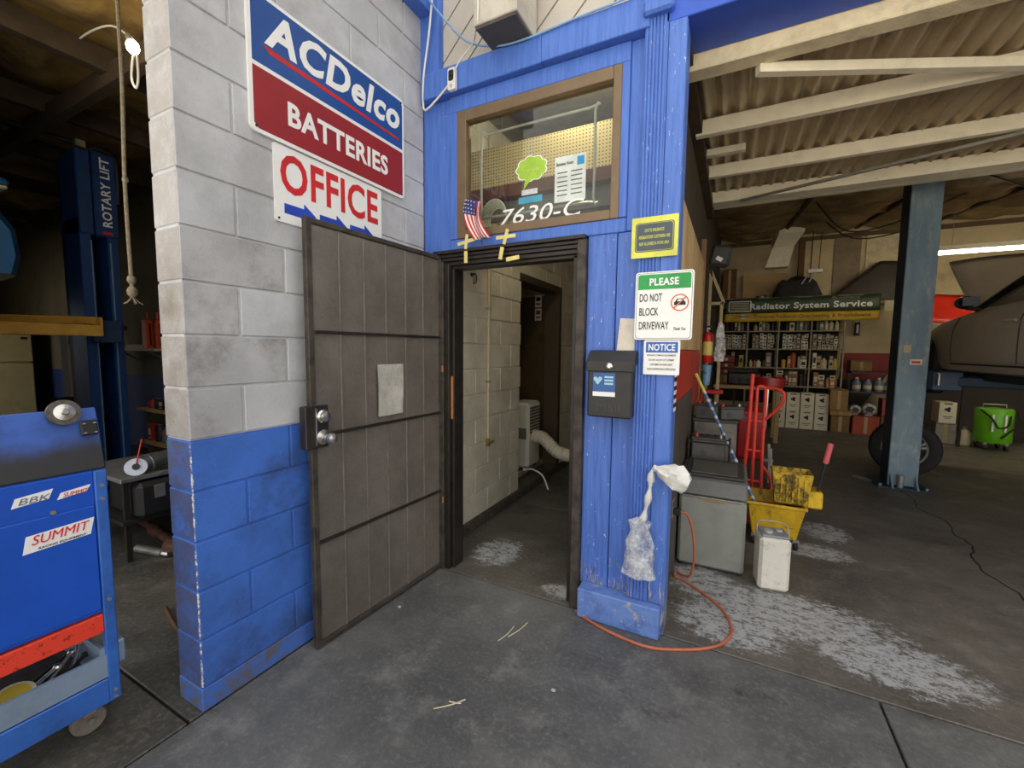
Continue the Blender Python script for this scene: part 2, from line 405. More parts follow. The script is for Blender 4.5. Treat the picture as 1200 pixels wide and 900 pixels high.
# partition between office and right bay: framed plywood above, red sheet and dark base below
pw = root('wall_partition')
MB().box(-.37, -.32, 2.36, 10.6, 0, 4.1).build('wall_core', mat('dark_sheathing', (70, 60, 48), .9, 0, .2, 4), pw)
M_PLY = mat('plywood', (214, 184, 136), .7, 0, .12, 5, dark=(186, 150, 100), stretch=(1, 1, .25))
for a, b in ((2.30, 3.50), (3.51, 4.72)):
    MB().box(-.32, -.29, a, b, 1.49, 2.37).build('plywood_sheet', M_PLY, pw, bev=.002)
MB().box(-.32, -.285, 2.30, 4.0, 1.17, 1.485).build('red_sheet', mat('faded_red_paint', (196, 52, 40), .45, 0, .15, 5), pw, bev=.002)
MB().box(-.32, -.285, 4.01, 4.72, 1.0, 1.485).build('red_sheet', MATS['faded_red_paint'], pw, bev=.002)
MB().box(-.32, -.288, 2.36, 4.0, 0, 1.165).build('base_sheet', mat('dark_scuffed_board', (84, 76, 68), .7, 0, .2, 6, dirt=.5), pw, bev=.002)
MB().box(-.32, -.275, 4.72, 4.80, 0, 2.6).build('end_stud', mat('old_stud', (150, 120, 84), .8, 0, .15, 9, stretch=(9, 9, 1)), pw, bev=.003)
MB().box(-.288, -.278, 2.42, 2.475, .1, .98).build('white_trim', mat('old_white_trim', (196, 190, 178), .7, 0, .1, 14, dirt=.6, dscale=12), pw)
# back wall and far walls of the right bay
wb = root('wall_back')
MB().box(-.37, 9.1, 10.6, 10.75, 0, 4.1).build('wall_panel', M_CREAM, wb)
for i, (x, wd, mt) in enumerate(((1.35, .28, M_CREAM), (1.72, .42, mat('grey_brown_board', (146, 128, 104), .8)), (2.22, .55, mat('pale_board', (222, 206, 168), .8)))):
    MB().box(x, x+wd, 10.575, 10.6, 2.3, 3.74).build('wall_board', mt, wb)
MB().box(-.37, 9.1, 10.56, 10.6, 3.74, 3.82).build('ledger', mat('dark_ledger', (104, 84, 56), .8), wb)
MB().box(1.95, 3.2, 10.585, 10.6, .95, 1.48).build('red_band', mat('old_red_paint', (136, 30, 26), .6, 0, .1, 4), wb)
MB().box(1.92, 9.0, 10.58, 10.6, 0, .95).build('gloom_sheet', mat('gloom_sheet_tone', (58, 52, 44), .8, 0, .15, 3), wb)  # dark sheet added for the gloom behind the clutter
struct(MB().box(9.0, 9.1, 2.3, 10.6, 0, 4.1).build('wall_right', M_CREAM))
struct(MB().box(-20, -1.99, 2.95, 3.05, 1.045, 4.2).build('wall_left_bay', mat('grey_bay_wall', (112, 104, 84), .85, 0, .1, 2, dirt=.4, dscale=1.5)))
struct(MB().box(-20, -1.99, 2.94, 3.05, 0, 1.045).build('wall_left_bay_base', mat('blue_bay_wall', (36, 56, 112), .7, 0, .15, 2.5, dirt=.4, dscale=2)))
struct(MB().box(-20.1, -20, .8, 3.05, 0, 4.2).build('wall_left_bay_end', MATS['grey_bay_wall']))
# ---- office front
fr = root('wall_front')
Y0 = 2.262
MB().box(-1.83, -1.615, Y0, 2.33, 2.092, 3.02).build('corner_board', M_BLUE, fr, bev=.003)
MB().box(-1.615, -1.565, Y0-.012, 2.33, 2.165, 2.925).build('window_casing', M_BLUE, fr, bev=.003)
MB().box(-.555, -.515, Y0-.012, 2.33, 2.165, 2.925).build('window_casing', M_BLUE, fr, bev=.003)
MB().box(-1.615, -.515, Y0-.012, 2.33, 2.925, 3.02).build('window_casing', M_BLUE, fr, bev=.003)
MB().box(-1.615, -.515, Y0-.006, 2.33, 2.092, 2.165).build('window_sill', M_BLUE, fr, bev=.004)
MB().box(-.715, -.56, Y0, 2.33, .0, 2.092).build('side_board', M_BLUEW, fr, bev=.003)
MB().box(-.556, -.445, Y0+.002, 2.33, .0, 2.092).build('side_board', M_BLUEW, fr, bev=.003)
MB().box(-.515, -.445, Y0, 2.33, 2.096, 3.02).build('side_board', M_BLUE, fr, bev=.003)
MB().box(-1.80, -.985, 2.205, 2.33, 3.022, 3.175).build('beam_board', M_BLUE, fr, bev=.004)
MB().box(-.983, -.42, 2.20, 2.33, 3.022, 3.175).build('beam_board', M_BLUE, fr, bev=.004)
MB().box(-.42, 9.1, 2.215, 2.505, 3.022, 3.40).build('beam_board', mat('blue_beam_paint', (52, 92, 200), .5, 0, .08, 5), fr, bev=.004)
MB().box(-1.84, -1.69, 2.235, 2.33, 3.02, 4.2).build('corner_board', M_BLUE, fr, bev=.003)
MB().box(-2.0, -1.735, .84, 2.26, 3.53, 3.85).build('wall_cap_beam', M_BLUE, fr, bev=.004)
# diagonal siding boards above the beam
def clip_poly(poly, x0, x1, z0, z1):
    def cl(p, f, g):
        out = []
        for i in range(len(p)):
            a, b = p[i], p[(i+1) % len(p)]; fa, fb = f(a), f(b)
            if fa >= 0: out.append(a)
            if fa*fb < 0:
                t_ = fa/(fa-fb); out.append((a[0]+(b[0]-a[0])*t_, a[1]+(b[1]-a[1])*t_))
        return out
    for f in (lambda q: q[0]-x0, lambda q: x1-q[0], lambda q: q[1]-z0, lambda q: z1-q[1]):
        if poly: poly = cl(poly, f, None)
    return poly
M_SID = mat('beige_siding_paint', (190, 184, 172), .7, 0, .05, 4, bump=.15, bscale=25)
struct(MB().box(-1.97, -.38, 2.345, 3.05, 3.3, 3.36).build('ceiling_entry', MATS['ceiling_paint']))
sd = root('wall_siding')
d = Vector((math.cos(R(44)), math.sin(R(44)))); nn = Vector((-d.y, d.x)); wdt = .15
for i in range(-12, 16):
    o = Vector((-1.0, 3.3)) + nn*wdt*i; q = []
    for (a, b) in ((-4, .005), (4, .005), (4, wdt-.005), (-4, wdt-.005)): q.append(tuple(o+d*a+nn*b))
    q = clip_poly(q, -1.69, .6, 3.17, 4.2)
    if len(q) >= 3: MB().prism(q, (0, 2.285, 0), (1, 0, 0), (0, 0, 1), -.02).build('siding_board', M_SID, sd)
MB().box(-1.69, 9.1, 2.30, 2.34, 3.17, 5.6).build('sheathing', mat('dark_gap', (96, 90, 80), .9), sd)  # carried up out of view to keep the sun off the left wall
# fluted post with flat board, capital and kick plate
po = root('trim_3')
MB().box(-.445, -.25, 2.225, 2.36, .0, 3.022).build('post_core', M_BLUEW, po, bev=.003)
fx = MB()
for i in range(6):
    x = -.432+i*.0165
    fx.cyl((x, 2.2155, .17), (x, 2.2155, 3.06), .0078, n=10)
fx.box(-.442, -.335, 2.215, 2.226, .17, 3.06)
fx.build('fluted_pilaster', M_BLUEW, po)
MB().box(-.332, -.252, 2.21, 2.23, .17, 3.02).build('flat_board', M_BLUEW, po, bev=.003)
MB().box(-.45, -.31, 2.17, 2.24, 3.06, 3.12).build('capital', M_BLUE, po, bev=.012)
MB().box(-.45, -.33, 2.19, 2.24, 3.12, 3.45).build('pilaster_top', M_BLUE, po, bev=.004)
t = NT('flaking_blue_paint'); t.color(t.mix(t.ramp(t.noise(16, 8, .8), .57, .62), t.mix(t.ramp(t.noise(9, 6, .75), .4, .7), (104, 136, 200), (74, 104, 172)), (176, 164, 146))); t.b.inputs['Roughness'].default_value = .7
MB().box(-.70, -.265, 2.165, 2.262, 0.0, .165).build('kick_plate', t.m, po, bev=.006)
# ---- window over the door
wn = root('window_1')
M_BRONZE = mat('bronze_window_frame', (122, 102, 76), .45, .2, .08, 10)
for b in ((-1.565, -1.50, 2.165, 2.925), (-.60, -.555, 2.165, 2.925), (-1.50, -.60, 2.165, 2.215), (-1.50, -.60, 2.86, 2.925)):
    MB().box(b[0], b[1], 2.25, 2.315, b[2], b[3]).build('window_frame', M_BRONZE, wn, bev=.003)
t = NT('window_glass'); t.b.inputs['Base Color'].default_value = (.9, .93, .9, 1); t.b.inputs['Roughness'].default_value = .02
tr = t.n('ShaderNodeBsdfTransparent'); tr.inputs[0].default_value = (.86, .88, .84, 1); mx = t.n('ShaderNodeMixShader'); fz = t.n('ShaderNodeFresnel'); fz.inputs[0].default_value = 1.45
gl = t.n('ShaderNodeBsdfGlossy'); gl.inputs['Roughness'].default_value = .03
t.l(fz.outputs[0], mx.inputs[0]); t.l(tr.outputs[0], mx.inputs[1]); t.l(gl.outputs[0], mx.inputs[2]); t.l(mx.outputs[0], t.out.inputs[0])
M_GLASS = t.m
MB().box(-1.51, -.59, 2.283, 2.287, 2.205, 2.87).build('pane', M_GLASS, wn)
# ---- door opening frame
df = root('door_1')
MB().box(-1.70, -1.655, 2.225, 2.33, 0, 2.03).build('door_jamb', M_RUSTY, df, bev=.003)
MB().box(-1.652, -1.62, 2.24, 2.36, 0, 2.02).build('door_jamb', M_BLACK, df, bev=.003)
MB().box(-1.617, -1.60, 2.27, 2.38, 0, 2.0).build('door_stop', M_BLACK, df, bev=.003)
MB().box(-.80, -.765, 2.27, 2.35, 0, 2.0).build('door_stop', M_BLACK, df, bev=.003)
MB().box(-.765, -.715, 2.225, 2.33, 0, 2.09).build('door_jamb', M_RUSTY, df, bev=.003)
for i, (za, zb, ya) in enumerate(((2.072, 2.092, 2.205), (2.052, 2.070, 2.225), (2.030, 2.050, 2.235), (2.005, 2.028, 2.25), (1.985, 2.004, 2.27))):
    MB().box(-1.70+(0 if i else -.02), -.715-(.05 if i else 0), ya, 2.35, za, zb).build('head_rail', M_BLACK, df, bev=.002)
MB().box(-1.618, -1.606, 2.262, 2.275, 1.02, 1.30).build('strike_plate', mat('bare_orange_wood', (190, 118, 70), .7), df)
for z in (.46, 1.33): MB().box(-1.664, -1.654, 2.222, 2.228, z, z+.04).build('paint_chip', MATS['bare_orange_wood'], df)
# ---- right bay roof: corrugated sheet on purlins, then sagging insulation
rf = root('ceiling_right_bay')
def corr(u, v):
    x = -.30+u*9.4; y = 2.5+v*2.9; return (x, y, 3.06+v*.10+.021*math.sin(2*math.pi*x/.098))
cg = MB(); cg.grid(corr, 96*8, 1); cg.build('corrugated_sheet', mat('corrugated_metal', (206, 190, 158), .5, .1, .15, 3, dark=(168, 148, 114), dirt=.3, dscale=1.2, stretch=(1, .4, 1)), rf, smooth=True)
M_PUR = mat('cream_purlin_paint', (244, 236, 212), .6, 0, .05, 5, dirt=.2, dscale=3)
MB().box(-.30, 9, 2.51, 2.62, 2.945, 3.05).build('front_beam', mat('rough_cream_beam', (234, 220, 184), .8, 0, .1, 12, bump=.4, dirt=.25), rf, bev=.006)
def purlin(y, z, h, x0=-.29, x1=9, d_=.05):
    q = MB().box(x0, x1, y, y+.006, z+.0065, z+h-.0065); q.box(x0, x1, y, y+d_, z, z+.006); q.box(x0, x1, y, y+d_, z+h-.006, z+h)
    q.build('purlin', M_PUR, rf)
purlin(3.28, 2.955, .10); purlin(4.22, 3.005, .10); purlin(5.02, 3.03, .11, d_=.16); purlin(5.36, 3.07, .12)
MB().box(-.28, .02, 3.78, 3.84, 3.015, 3.065).build('purlin_stub', M_PUR, rf, bev=.003)
MB().bar((.05, 2.62, 2.93), (2.6, 3.9, 3.0), .05, .05).build('brace', M_PUR, rf, bev=.003)
MB().bar((.0, 4.9, 2.98), (2.2, 4.05, 2.98), .022, .022).build('tie_rod', M_STEEL, rf)
MB().box(-.32, -.25, 2.36, 5.4, 2.97, 3.06).build('rafter', mat('dark_rafter', (82, 66, 46), .8, 0, .2, 6), rf)
def ins(u, v):
    x = -.37+u*9.5; y = 5.3+v*5.4
    s = abs(math.sin(math.pi*(x+.4)/1.22)); z = 3.36+.60*v-.10*s-.03*math.sin(7*x+5*y)-.025*math.sin(11*y-3*x)
    return (x, y, z)
g = MB(); g.grid(ins, 90, 60)
M_INS = mat('sagging_insulation', (176, 152, 108), .75, 0, .2, 2.2, dark=(124, 104, 70), dirt=.3, dscale=1.4, bump=.5, bscale=9)
g.build('insulation', M_INS, rf, smooth=True)
for i in range(7):
    x = -.4+i*1.22; MB().bar((x, 5.35, 3.325), (x, 10.6, 3.92), .045, .05).build('rafter', MATS['dark_rafter'], rf)
struct(MB().box(-2.0, 9.1, 2.36, 10.75, 4.05, 4.2).build('ceiling_roof_deck', MATS['dark_rafter']))
# ---- left bay roof
rl = root('ceiling_left_bay')
def ins2(u, v):
    x = -20+u*18; y = .7+v*2.3; s = abs(math.sin(math.pi*(x+.4)/1.3))
    return (x, y, 3.72+.14*v-.12*s-.03*math.sin(6*x+9*y)-.03*math.sin(13*y+2*x))
g = MB(); g.grid(ins2, 150, 24)
g.build('insulation', mat('yellowed_insulation', (170, 140, 84), .75, 0, .2, 2.2, dark=(100, 80, 46), dirt=.45, dscale=1.5, bump=.5, bscale=9), rl, smooth=True)
for x in (-3.2, -4.3, -5.5, -6.8, -8.4, -10.4): MB().box(x, x+.09, .75, 2.95, 3.50, 3.66).build('joist', mat('dark_joist', (70, 56, 40), .8, 0, .2, 6), rl, bev=.004)
MB().box(-20, -2.0, 1.55, 1.63, 3.42, 3.56).build('girder', MATS['dark_joist'], rl, bev=.004)
struct(MB().box(-20, -1.74, .70, 3.05, 3.95, 4.2).build('ceiling_left_deck', MATS['dark_joist']))

struct(MB().box(-9.3, -4.15, .66, .76, 0, 4.2).build('wall_daylight_block', MATS['grey_bay_wall']))  # unseen wall added to keep daylight out of the left bay
struct(MB().box(-20, -10.5, .66, .76, 0, 4.2).build('wall_daylight_block_end', MATS['grey_bay_wall']))  # rest of the added wall; its opening is placed to light the refrigerator
struct(MB().box(-10.5, -9.3, .66, .76, 2.2, 4.2).build('wall_daylight_block_lintel', MATS['grey_bay_wall']))  # added lintel limiting the daylight that reaches the refrigerator
struct(MB().box(-20, -1.69, 2.30, 2.34, 4.2, 5.6).build('wall_sun_block', MATS['grey_bay_wall']))  # unseen parapet added to block the sun from the left wall
struct(MB().box(-4.15, -2.0, .66, .76, 3.55, 4.2).build('wall_daylight_block_header', MATS['grey_bay_wall']))  # unseen header added to cut the daylight entering the left bay
# ================================================================= THINGS ON THE FRONT
def Bx(x0, x1, y0, y1, z0, z1): return MB().box(x0, x1, y0, y1, z0, z1)
# ---- battery sign on the block wall (reads along +y, faces +x)
XS = -1.829
t_ = thing('wall_sign', 'large blue and maroon battery sign bolted to the grey block wall', 'sign', (XS, 1.59, 2.385))
def plate(name, w, h, r, cy, cz, x0, th, mt, par): return MB().prism(rrect(w, h, r), (x0, cy, cz), YP, ZP, th).build(name, mt, par)
SB = mat('sign_blue', (30, 78, 150), .35, 0, .06, 6); SM = mat('sign_maroon', (150, 34, 38), .4, 0, .08, 5)
cy, cz = 1.59, 2.667
plate('panel', .93, .57, .03, cy, cz, XS+.001, .014, M_WHITE, t_)
MB().prism([(-.449, -.002), (.449, -.002), (.449, .250), (.43, .269), (-.43, .269), (-.449, .250)], (XS+.015, cy, cz), YP, ZP, .001).build('blue_field', SB, t_)
MB().prism([(-.449, -.020), (.449, -.020), (.449, -.250), (.43, -.269), (-.43, -.269), (-.449, -.250)][::-1], (XS+.015, cy, cz), YP, ZP, .001).build('maroon_field', SM, t_)
MB().prism([(-.40, .082), (.42, .052), (.42, .040), (-.37, .058)], (XS+.016, cy, cz), YP, ZP, .001).build('stripe', M_RED, t_)
text('ACDelco', (XS+.0165, cy+.015, cz+.166), YP, ZP, .82, .155, M_WHITE, t_, .034, .2)
text('BATTERIES', (XS+.0165, cy+.015, cz-.145), YP, ZP, .62, .105, M_WHITE, t_, .03)
for a in (-.44, .44):
    for b in (-.262, .262): MB().cyl((XS+.015, cy+a, cz+b), (XS+.019, cy+a, cz+b), .006, n=8).build('bolt', M_INK, t_)
# ---- office sign
t_ = thing('office_sign', 'white office sign with red letters and blue arrows, tucked under the battery sign', 'sign', (XS, 1.547, 2.042))
plate('panel', .645, .335, .012, 1.547, 2.208, XS+.001, .006, M_WHITE, t_)
text('OFFICE', (XS+.0075, 1.547, 2.262), YP, ZP, .585, .175, mat('sign_red', (206, 36, 40), .5), t_, .022)
AB = mat('arrow_blue', (36, 70, 190), .5)
for k in range(3):
    y = 1.27+k*.185
    MB().prism([(0, -.022), (.10, -.022), (.10, -.045), (.165, 0), (.10, .045), (.10, .022), (0, .022)], (XS+.007, y, 2.105), YP, ZP, .001).build('arrow', AB, t_)
for a in (-.305, .305): MB().cyl((XS+.006, 1.547+a, 2.055), (XS+.010, 1.547+a, 2.055), .005, n=8).build('screw', M_INK, t_)
# ---- open security door
HX, HY, FX, FY = -1.690, 2.255, -1.738, 1.300
dv = Vector((HX-FX, HY-FY, 0)); DL = dv.length; ang = math.atan2(dv.y, dv.x)
sd_ = thing('security_door', 'open black steel security door with perforated screen, swung against the block wall', 'door', (FX, FY, 0), ang)
def L(s, n, m_, **k): return s.build(n, m_, sd_, local=True, **k)
T = .030
for x in (0, DL-T): L(MB().box(x, x+T, -T/2, T/2, .012, 2.068), 'stile', M_RUSTY, bev=.003)
for z in (.012, 2.043): L(MB().box(T, DL-T, -T/2, T/2, z, z+.025), 'rail', M_RUSTY, bev=.003)
for z in (.53, 1.055, 1.545): L(MB().box(T, DL-T, -.019, -.003, z, z+.014), 'cross_bar', M_BLACK, bev=.002)
for i in range(1, 6):
    x = T+(DL-2*T)*i/6; L(MB().box(x-.005, x+.005, -.010, -.003, .037, 2.043), 'upright_bar', mat('faded_bar', (118, 110, 101), .6, .1, .15, 12), bev=.002)
t = NT('perforated_screen'); cc = t.mix(t.ramp(t.noise(2.5, 7, .7), .3, .7), (134, 126, 117), (108, 100, 92)); t.color(t.mix(t.ramp(t.noise(90, 3, .8), .55, .7, 0, .4), cc, (54, 48, 44)))
t.b.inputs['Roughness'].default_value = .55; t.b.inputs['Metallic'].default_value = .15
tr = t.n('ShaderNodeBsdfTransparent'); mx = t.n('ShaderNodeMixShader'); mx.inputs[0].default_value = .74
t.l(tr.outputs[0], mx.inputs[1]); t.l(t.b.outputs[0], mx.inputs[2]); t.l(mx.outputs[0], t.out.inputs[0])
L(MB().box(T, DL-T, -.003, -.001, .037, 2.043), 'screen', t.m)
L(MB().box(-.035, .085, -.028, .022, 1.005, 1.205), 'lock_plate', M_BLACK, bev=.004)
kn = L(MB().lathe([(.030, 0), (.032, .006), (.024, .014), (.024, .026), (.012, .030)], (.052, -.028, 1.155), (0, -1, 0), 18), 'deadbolt', M_CHROME, smooth=True)
kn = L(MB().lathe([(.034, 0), (.036, .006), (.016, .014), (.014, .035), (.024, .045), (.028, .062), (.022, .080), (.008, .086)], (.052, -.028, 1.055), (0, -1, 0), 18), 'door_knob', M_CHROME, smooth=True)
L(MB().box(.014, .020, -.032, -.027, 1.02, 1.195), 'latch_strip', M_CHROME)
for z in (.25, 1.05, 1.80): L(MB().cyl((DL+.006, 0, z), (DL+.006, 0, z+.10), .010, n=10), 'hinge', M_RUSTY)
# sheet fixed to the door
pm = NT('dull_paper'); pm.color(pm.mix(pm.ramp(pm.noise(7, 5, .6), .35, .7), (196, 192, 182), (158, 154, 145))); pm.b.inputs['Roughness'].default_value = .45; pm.bump(pm.noise(14, 3, .6), .5, .02)
q = MB(); M_ = Matrix.Translation((FX, FY, 0)) @ Matrix.Rotation(ang, 4, 'Z')
q.grid(lambda u, v: M_ @ Vector((.400+u*.185, -.0225-.004*math.sin(u*5+v*4), 1.105+v*.285)), 8, 8); q.grid(lambda u, v: M_ @ Vector((.400+u*.185, -.019-.004*math.sin(u*5+v*4), 1.105+v*.285)), 8, 8)
tag(solo(q.build('notice_sheet', pm.m, smooth=True)), 'blank silvery sheet stuck on the screen of the open security door', 'sheet')
# ---- mailbox
t_ = thing('mailbox', 'black wall mailbox with blue heart sticker, beside the door', 'mailbox', (-.547, 2.26, 1.135))
MBK = mat('mailbox_black', (44, 43, 42), .5, 0, .15, 12)
MB().prism([(0, 0), (.125, .0), (.125, .26), (.10, .31), (0, .315)], (-.660, 2.258, 1.135), -YP, ZP, -.228).build('body', MBK, t_, bev=.008)
lid = MB().prism([(-.002, .30), (.137, .235), (.137, .285), (.075, .345), (-.002, .345)], (-.668, 2.258, 1.135), -YP, ZP, -.244).build('lid', MBK, t_, bev=.006)
MB().lathe([(.017, 0), (.017, .006), (.009, .010)], (-.545, 2.121, 1.400), (0, -1, 0), 12).build('latch', M_CHROME, lid)
text('Mail', (-.55, 2.132, 1.19), XP, ZP, .12, .045, mat('mailbox_emboss', (58, 57, 56), .5), t_, .0)
st = Bx(-.630, -.515, 2.130, 2.132, 1.265, 1.365).build('sticker', mat('sticker_blue', (28, 92, 160), .4), t_)
Bx(-.630, -.515, 2.129, 2.1305, 1.245, 1.268).build('sticker_edge', M_WHITE, st)
h_ = [(0, -.022), (.022, .004), (.02, .016), (.008, .02), (0, .010), (-.008, .02), (-.02, .016), (-.022, .004)]
MB().prism(h_, (-.605, 2.1295, 1.326), XP, ZP, .001).build('heart', mat('sticker_pale', (170, 214, 232), .4), st)
for z in (1.305, 1.322, 1.339): Bx(-.570, -.525, 2.1285, 2.1298, z, z+.010).build('print_line', MATS['sticker_pale'], st)
q = MB().obox((-.475, 2.236, 1.55), (.115, .003, .19), (R(-4), R(4), 0)); tag(solo(q.build('envelope', mat('paper', (222, 214, 198), .7))), 'white envelope wedged between the mailbox and the post', 'envelope')
# ---- the three signs on the post
def sign(nm, label, x0, x1, z0, z1, y, back, r=.008):
    o = thing(nm, label, 'sign', ((x0+x1)/2, y, z0)); c = ((x0+x1)/2, (z0+z1)/2)
    MB().prism(rrect(x1-x0, z1-z0, r), (c[0], y, c[1]), XP, ZP, .004).build('panel', back, o); return o, c
YS = mat('sign_yellow', (222, 222, 92), .5); SLATE = mat('sign_slate', (72, 84, 96), .5)
o, c = sign('insurance_sign', 'small yellow sign with slate panel, topmost of the three on the post', -.470, -.252, 1.937, 2.132, 2.195, YS, .004)
def fpl(par, nm, w, h, dx, dz, y, mt, r=.01, th=.001): return MB().prism(rrect(w, h, r), (c[0]+dx, y, c[1]+dz), XP, ZP, th).build(nm, mt, par)
fpl(o, 'inset', .182, .140, 0, 0, 2.191, SLATE, .012); fpl(o, 'border', .174, .132, 0, 0, 2.190, YS, .012); fpl(o, 'field', .170, .128, 0, 0, 2.189, SLATE, .012)
for i, (s, w) in enumerate((('DUE TO INSURANCE', .09), ('REGULATIONS CUSTOMERS ARE', .145), ('NOT ALLOWED IN WORK AREA', .14))):
    text(s, (c[0], 2.1878, c[1]+.032-.032*i), XP, ZP, w, .015, YS, o, .01)
o, c = sign('driveway_sign', 'white sign with green header and crossed-out car asking to keep driveway clear', -.441, -.172, 1.535, 1.865, 2.19, M_WHITE, .014)
fpl(o, 'outline', .257, .318, 0, 0, 2.186, M_INK, .012, .0006); fpl(o, 'field', .253, .314, 0, 0, 2.1852, M_WHITE, .011, .0006)
SG = mat('sign_green', (40, 160, 78), .5)
MB().prism([(-.122, -.035), (.122, -.035), (.122, .03), (.115, .037), (-.115, .037), (-.122, .03)], (c[0], 2.1844, c[1]+.115), XP, ZP, .001).build('header', SG, o)
text('PLEASE', (c[0], 2.1832, c[1]+.115), XP, ZP, .135, .036, M_WHITE, o, .03)
for i, (s, w) in enumerate((('DO NOT', .105), ('BLOCK', .090), ('DRIVEWAY', .140))):
    text(s, (c[0]-.112+w/2, 2.184, c[1]+.040-.068*i), XP, ZP, w, .038, M_INK, o, .004)
text('Thank You', (c[0]+.078, 2.184, c[1]-.112), XP, ZP, .055, .014, M_INK, o, 0, .3)
em = MB(); cx, cz2 = c[0]+.075, c[1]+.012
OR = mat('sign_orange', (214, 110, 50), .5)
em.lathe([(.0355, 0), (.041, 0), (.041, .001), (.0355, .001), (.0355, 0)], (cx, 2.184, cz2), (0, -1, 0), 28, False); em.bar((cx-.026, 2.1825, cz2-.026), (cx+.026, 2.1825, cz2+.026), .006, .001, (0, -1, 0))
cs = MB().prism([(-.026, -.012), (.026, -.012), (.026, .002), (.020, .006), (.014, .019), (-.014, .019), (-.020, .006), (-.026, .002)], (cx, 2.1842, cz2), XP, ZP, .0007).build('car_symbol', M_INK, o)
MB().prism([(-.012, .006), (.012, .006), (.009, .015), (-.009, .015)], (cx, 2.1834, cz2), XP, ZP, .0004).build('car_window', M_WHITE, cs)
em.build('prohibition_ring', OR, o)
o, c = sign('notice_sign', 'small notice sign with blue header hanging below the driveway sign', -.392, -.222, 1.362, 1.533, 2.197, M_WHITE, .006)
fpl(o, 'header', .150, .052, 0, .050, 2.193, mat('sign_blue_header', (38, 104, 190), .5), .003)
text('NOTICE', (c[0], 2.1918, c[1]+.050), XP, ZP, .125, .034, M_WHITE, o, .02)
for i, (s, w) in enumerate((('INSURANCE COMPANY REQUIREMENTS', .135), ('DO NOT ALLOW US TO PERMIT', .120), ('CUSTOMERS IN WORK AREAS', .105), ('YOUR COOPERATION IS APPRECIATED', .135))):
    text(s, (c[0], 2.1935, c[1]+.010-.0225*i), XP, ZP, w, .0105, M_INK, o, .004)
# ---- window dressing
t_ = thing('neon_border', 'unlit white neon tube bent into a rectangle behind the window glass', 'neon sign', (-1.05, 2.36, 2.25))
q = MB(); zc = [(-1.44, 2.80), (-.72, 2.80), (-.72, 2.30), (-1.44, 2.30), (-1.44, 2.80)]
pts = []
for (a, b) in zip(zc[:-1], zc[1:]):
    for k in (.04, .96): pts.append((a[0]+(b[0]-a[0])*k, 2.345, a[1]+(b[1]-a[1])*k))
pts.append(pts[0]); q.tube(pts, .0075, 8, 3); q.build('tube', mat('neon_glass', (206, 208, 204), .25), t_, smooth=True)
for x in (-1.3, -.86): MB().cyl((x, 2.345, 2.80), (x, 2.345, 3.25), .002, n=6).build('hanger', M_STEEL, t_)
t = NT('pegboard'); xyz = t.sep(); fa = lambda s: t.math('SUBTRACT', t.math('FRACT', t.math('MULTIPLY', s, 45.0)), .5)
a, b = fa(xyz[0]), fa(xyz[2]); dd = t.math('SQRT', t.math('ADD', t.math('MULTIPLY', a, a), t.math('MULTIPLY', b, b)))
t.color(t.mix(t.ramp(dd, .17, .24, 1, 0), (214, 196, 142), (70, 56, 36))); t.b.inputs['Roughness'].default_value = .8
o = thing('pegboard', 'tan pegboard panel on a brown shelf, seen inside the window over the door', 'pegboard', (-1.1, 2.75, 2.40))
Bx(-1.79, -.40, 2.75, 2.762, 2.62, 2.93).build('panel', t.m, o); Bx(-1.79, -.40, 2.66, 2.765, 2.53, 2.615).build('shelf_board', mat('brown_shelf', (128, 76, 50), .7, 0, .15, 8), o, bev=.003)
Bx(-1.79, -.40, 2.74, 2.762, 2.40, 2.53).build('shelf_back', mat('grey_shelf', (150, 146, 138), .7), o)
# green cloud sticker
def blob_poly(r, n=10, lob=.22, sq=.72):
    p = []
    for i in range(72):
        a = 2*math.pi*i/72; rr = r*(1+lob*(abs(math.sin(n*a/2))-.6)); p.append((rr*math.cos(a), rr*sq*math.sin(a)))
    return p
o = thing('cloud_sticker', 'lime green cloud-shaped sticker on the window glass', 'sticker', (-1.13, 2.282, 2.45))
GC = mat('sticker_lime', (166, 208, 62), .5)
MB().prism(blob_poly(.098, 9, .14), (-1.07, 2.2825, 2.515), XP, ZP, .0006).build('cloud_edge', M_WHITE, o)
MB().prism(blob_poly(.091, 9, .14), (-1.07, 2.2817, 2.515), XP, ZP, .0006).build('cloud', GC, o)
MB().prism([(-.015, 0), (.03, 0), (-.03, -.065)][::-1], (-1.09, 2.2815, 2.465), XP, ZP, .0006).build('tail', GC, o)
text('START HERE', (-1.07, 2.281, 2.507), XP, ZP, .10, .014, mat('sticker_lime_pale', (206, 232, 128), .5), o, .01)
o = thing('hours_card', 'white business hours card with a blue corner on the window glass', 'card', (-.835, 2.282, 2.30))
Bx(-.925, -.745, 2.2818, 2.2826, 2.30, 2.545).build('panel', mat('card_white', (214, 222, 216), .5), o)
Bx(-.795, -.755, 2.281, 2.282, 2.485, 2.53).build('logo_square', mat('card_blue', (40, 150, 200), .5), o)
text('Business Hours', (-.865, 2.2815, 2.505), XP, ZP, .10, .018, M_INK, o, .012)
for i in range(6):
    Bx(-.910, -.85, 2.2812, 2.2818, 2.455-i*.024, 2.461-i*.024).build('print_line', mat('print_grey', (96, 100, 100), .6), o)
    Bx(-.83, -.765, 2.2812, 2.2818, 2.455-i*.024, 2.461-i*.024).build('print_line', MATS['print_grey'], o)
o = thing('security_sticker', 'small pale blue and white sticker below the green cloud sticker', 'sticker', (-1.10, 2.282, 2.29))
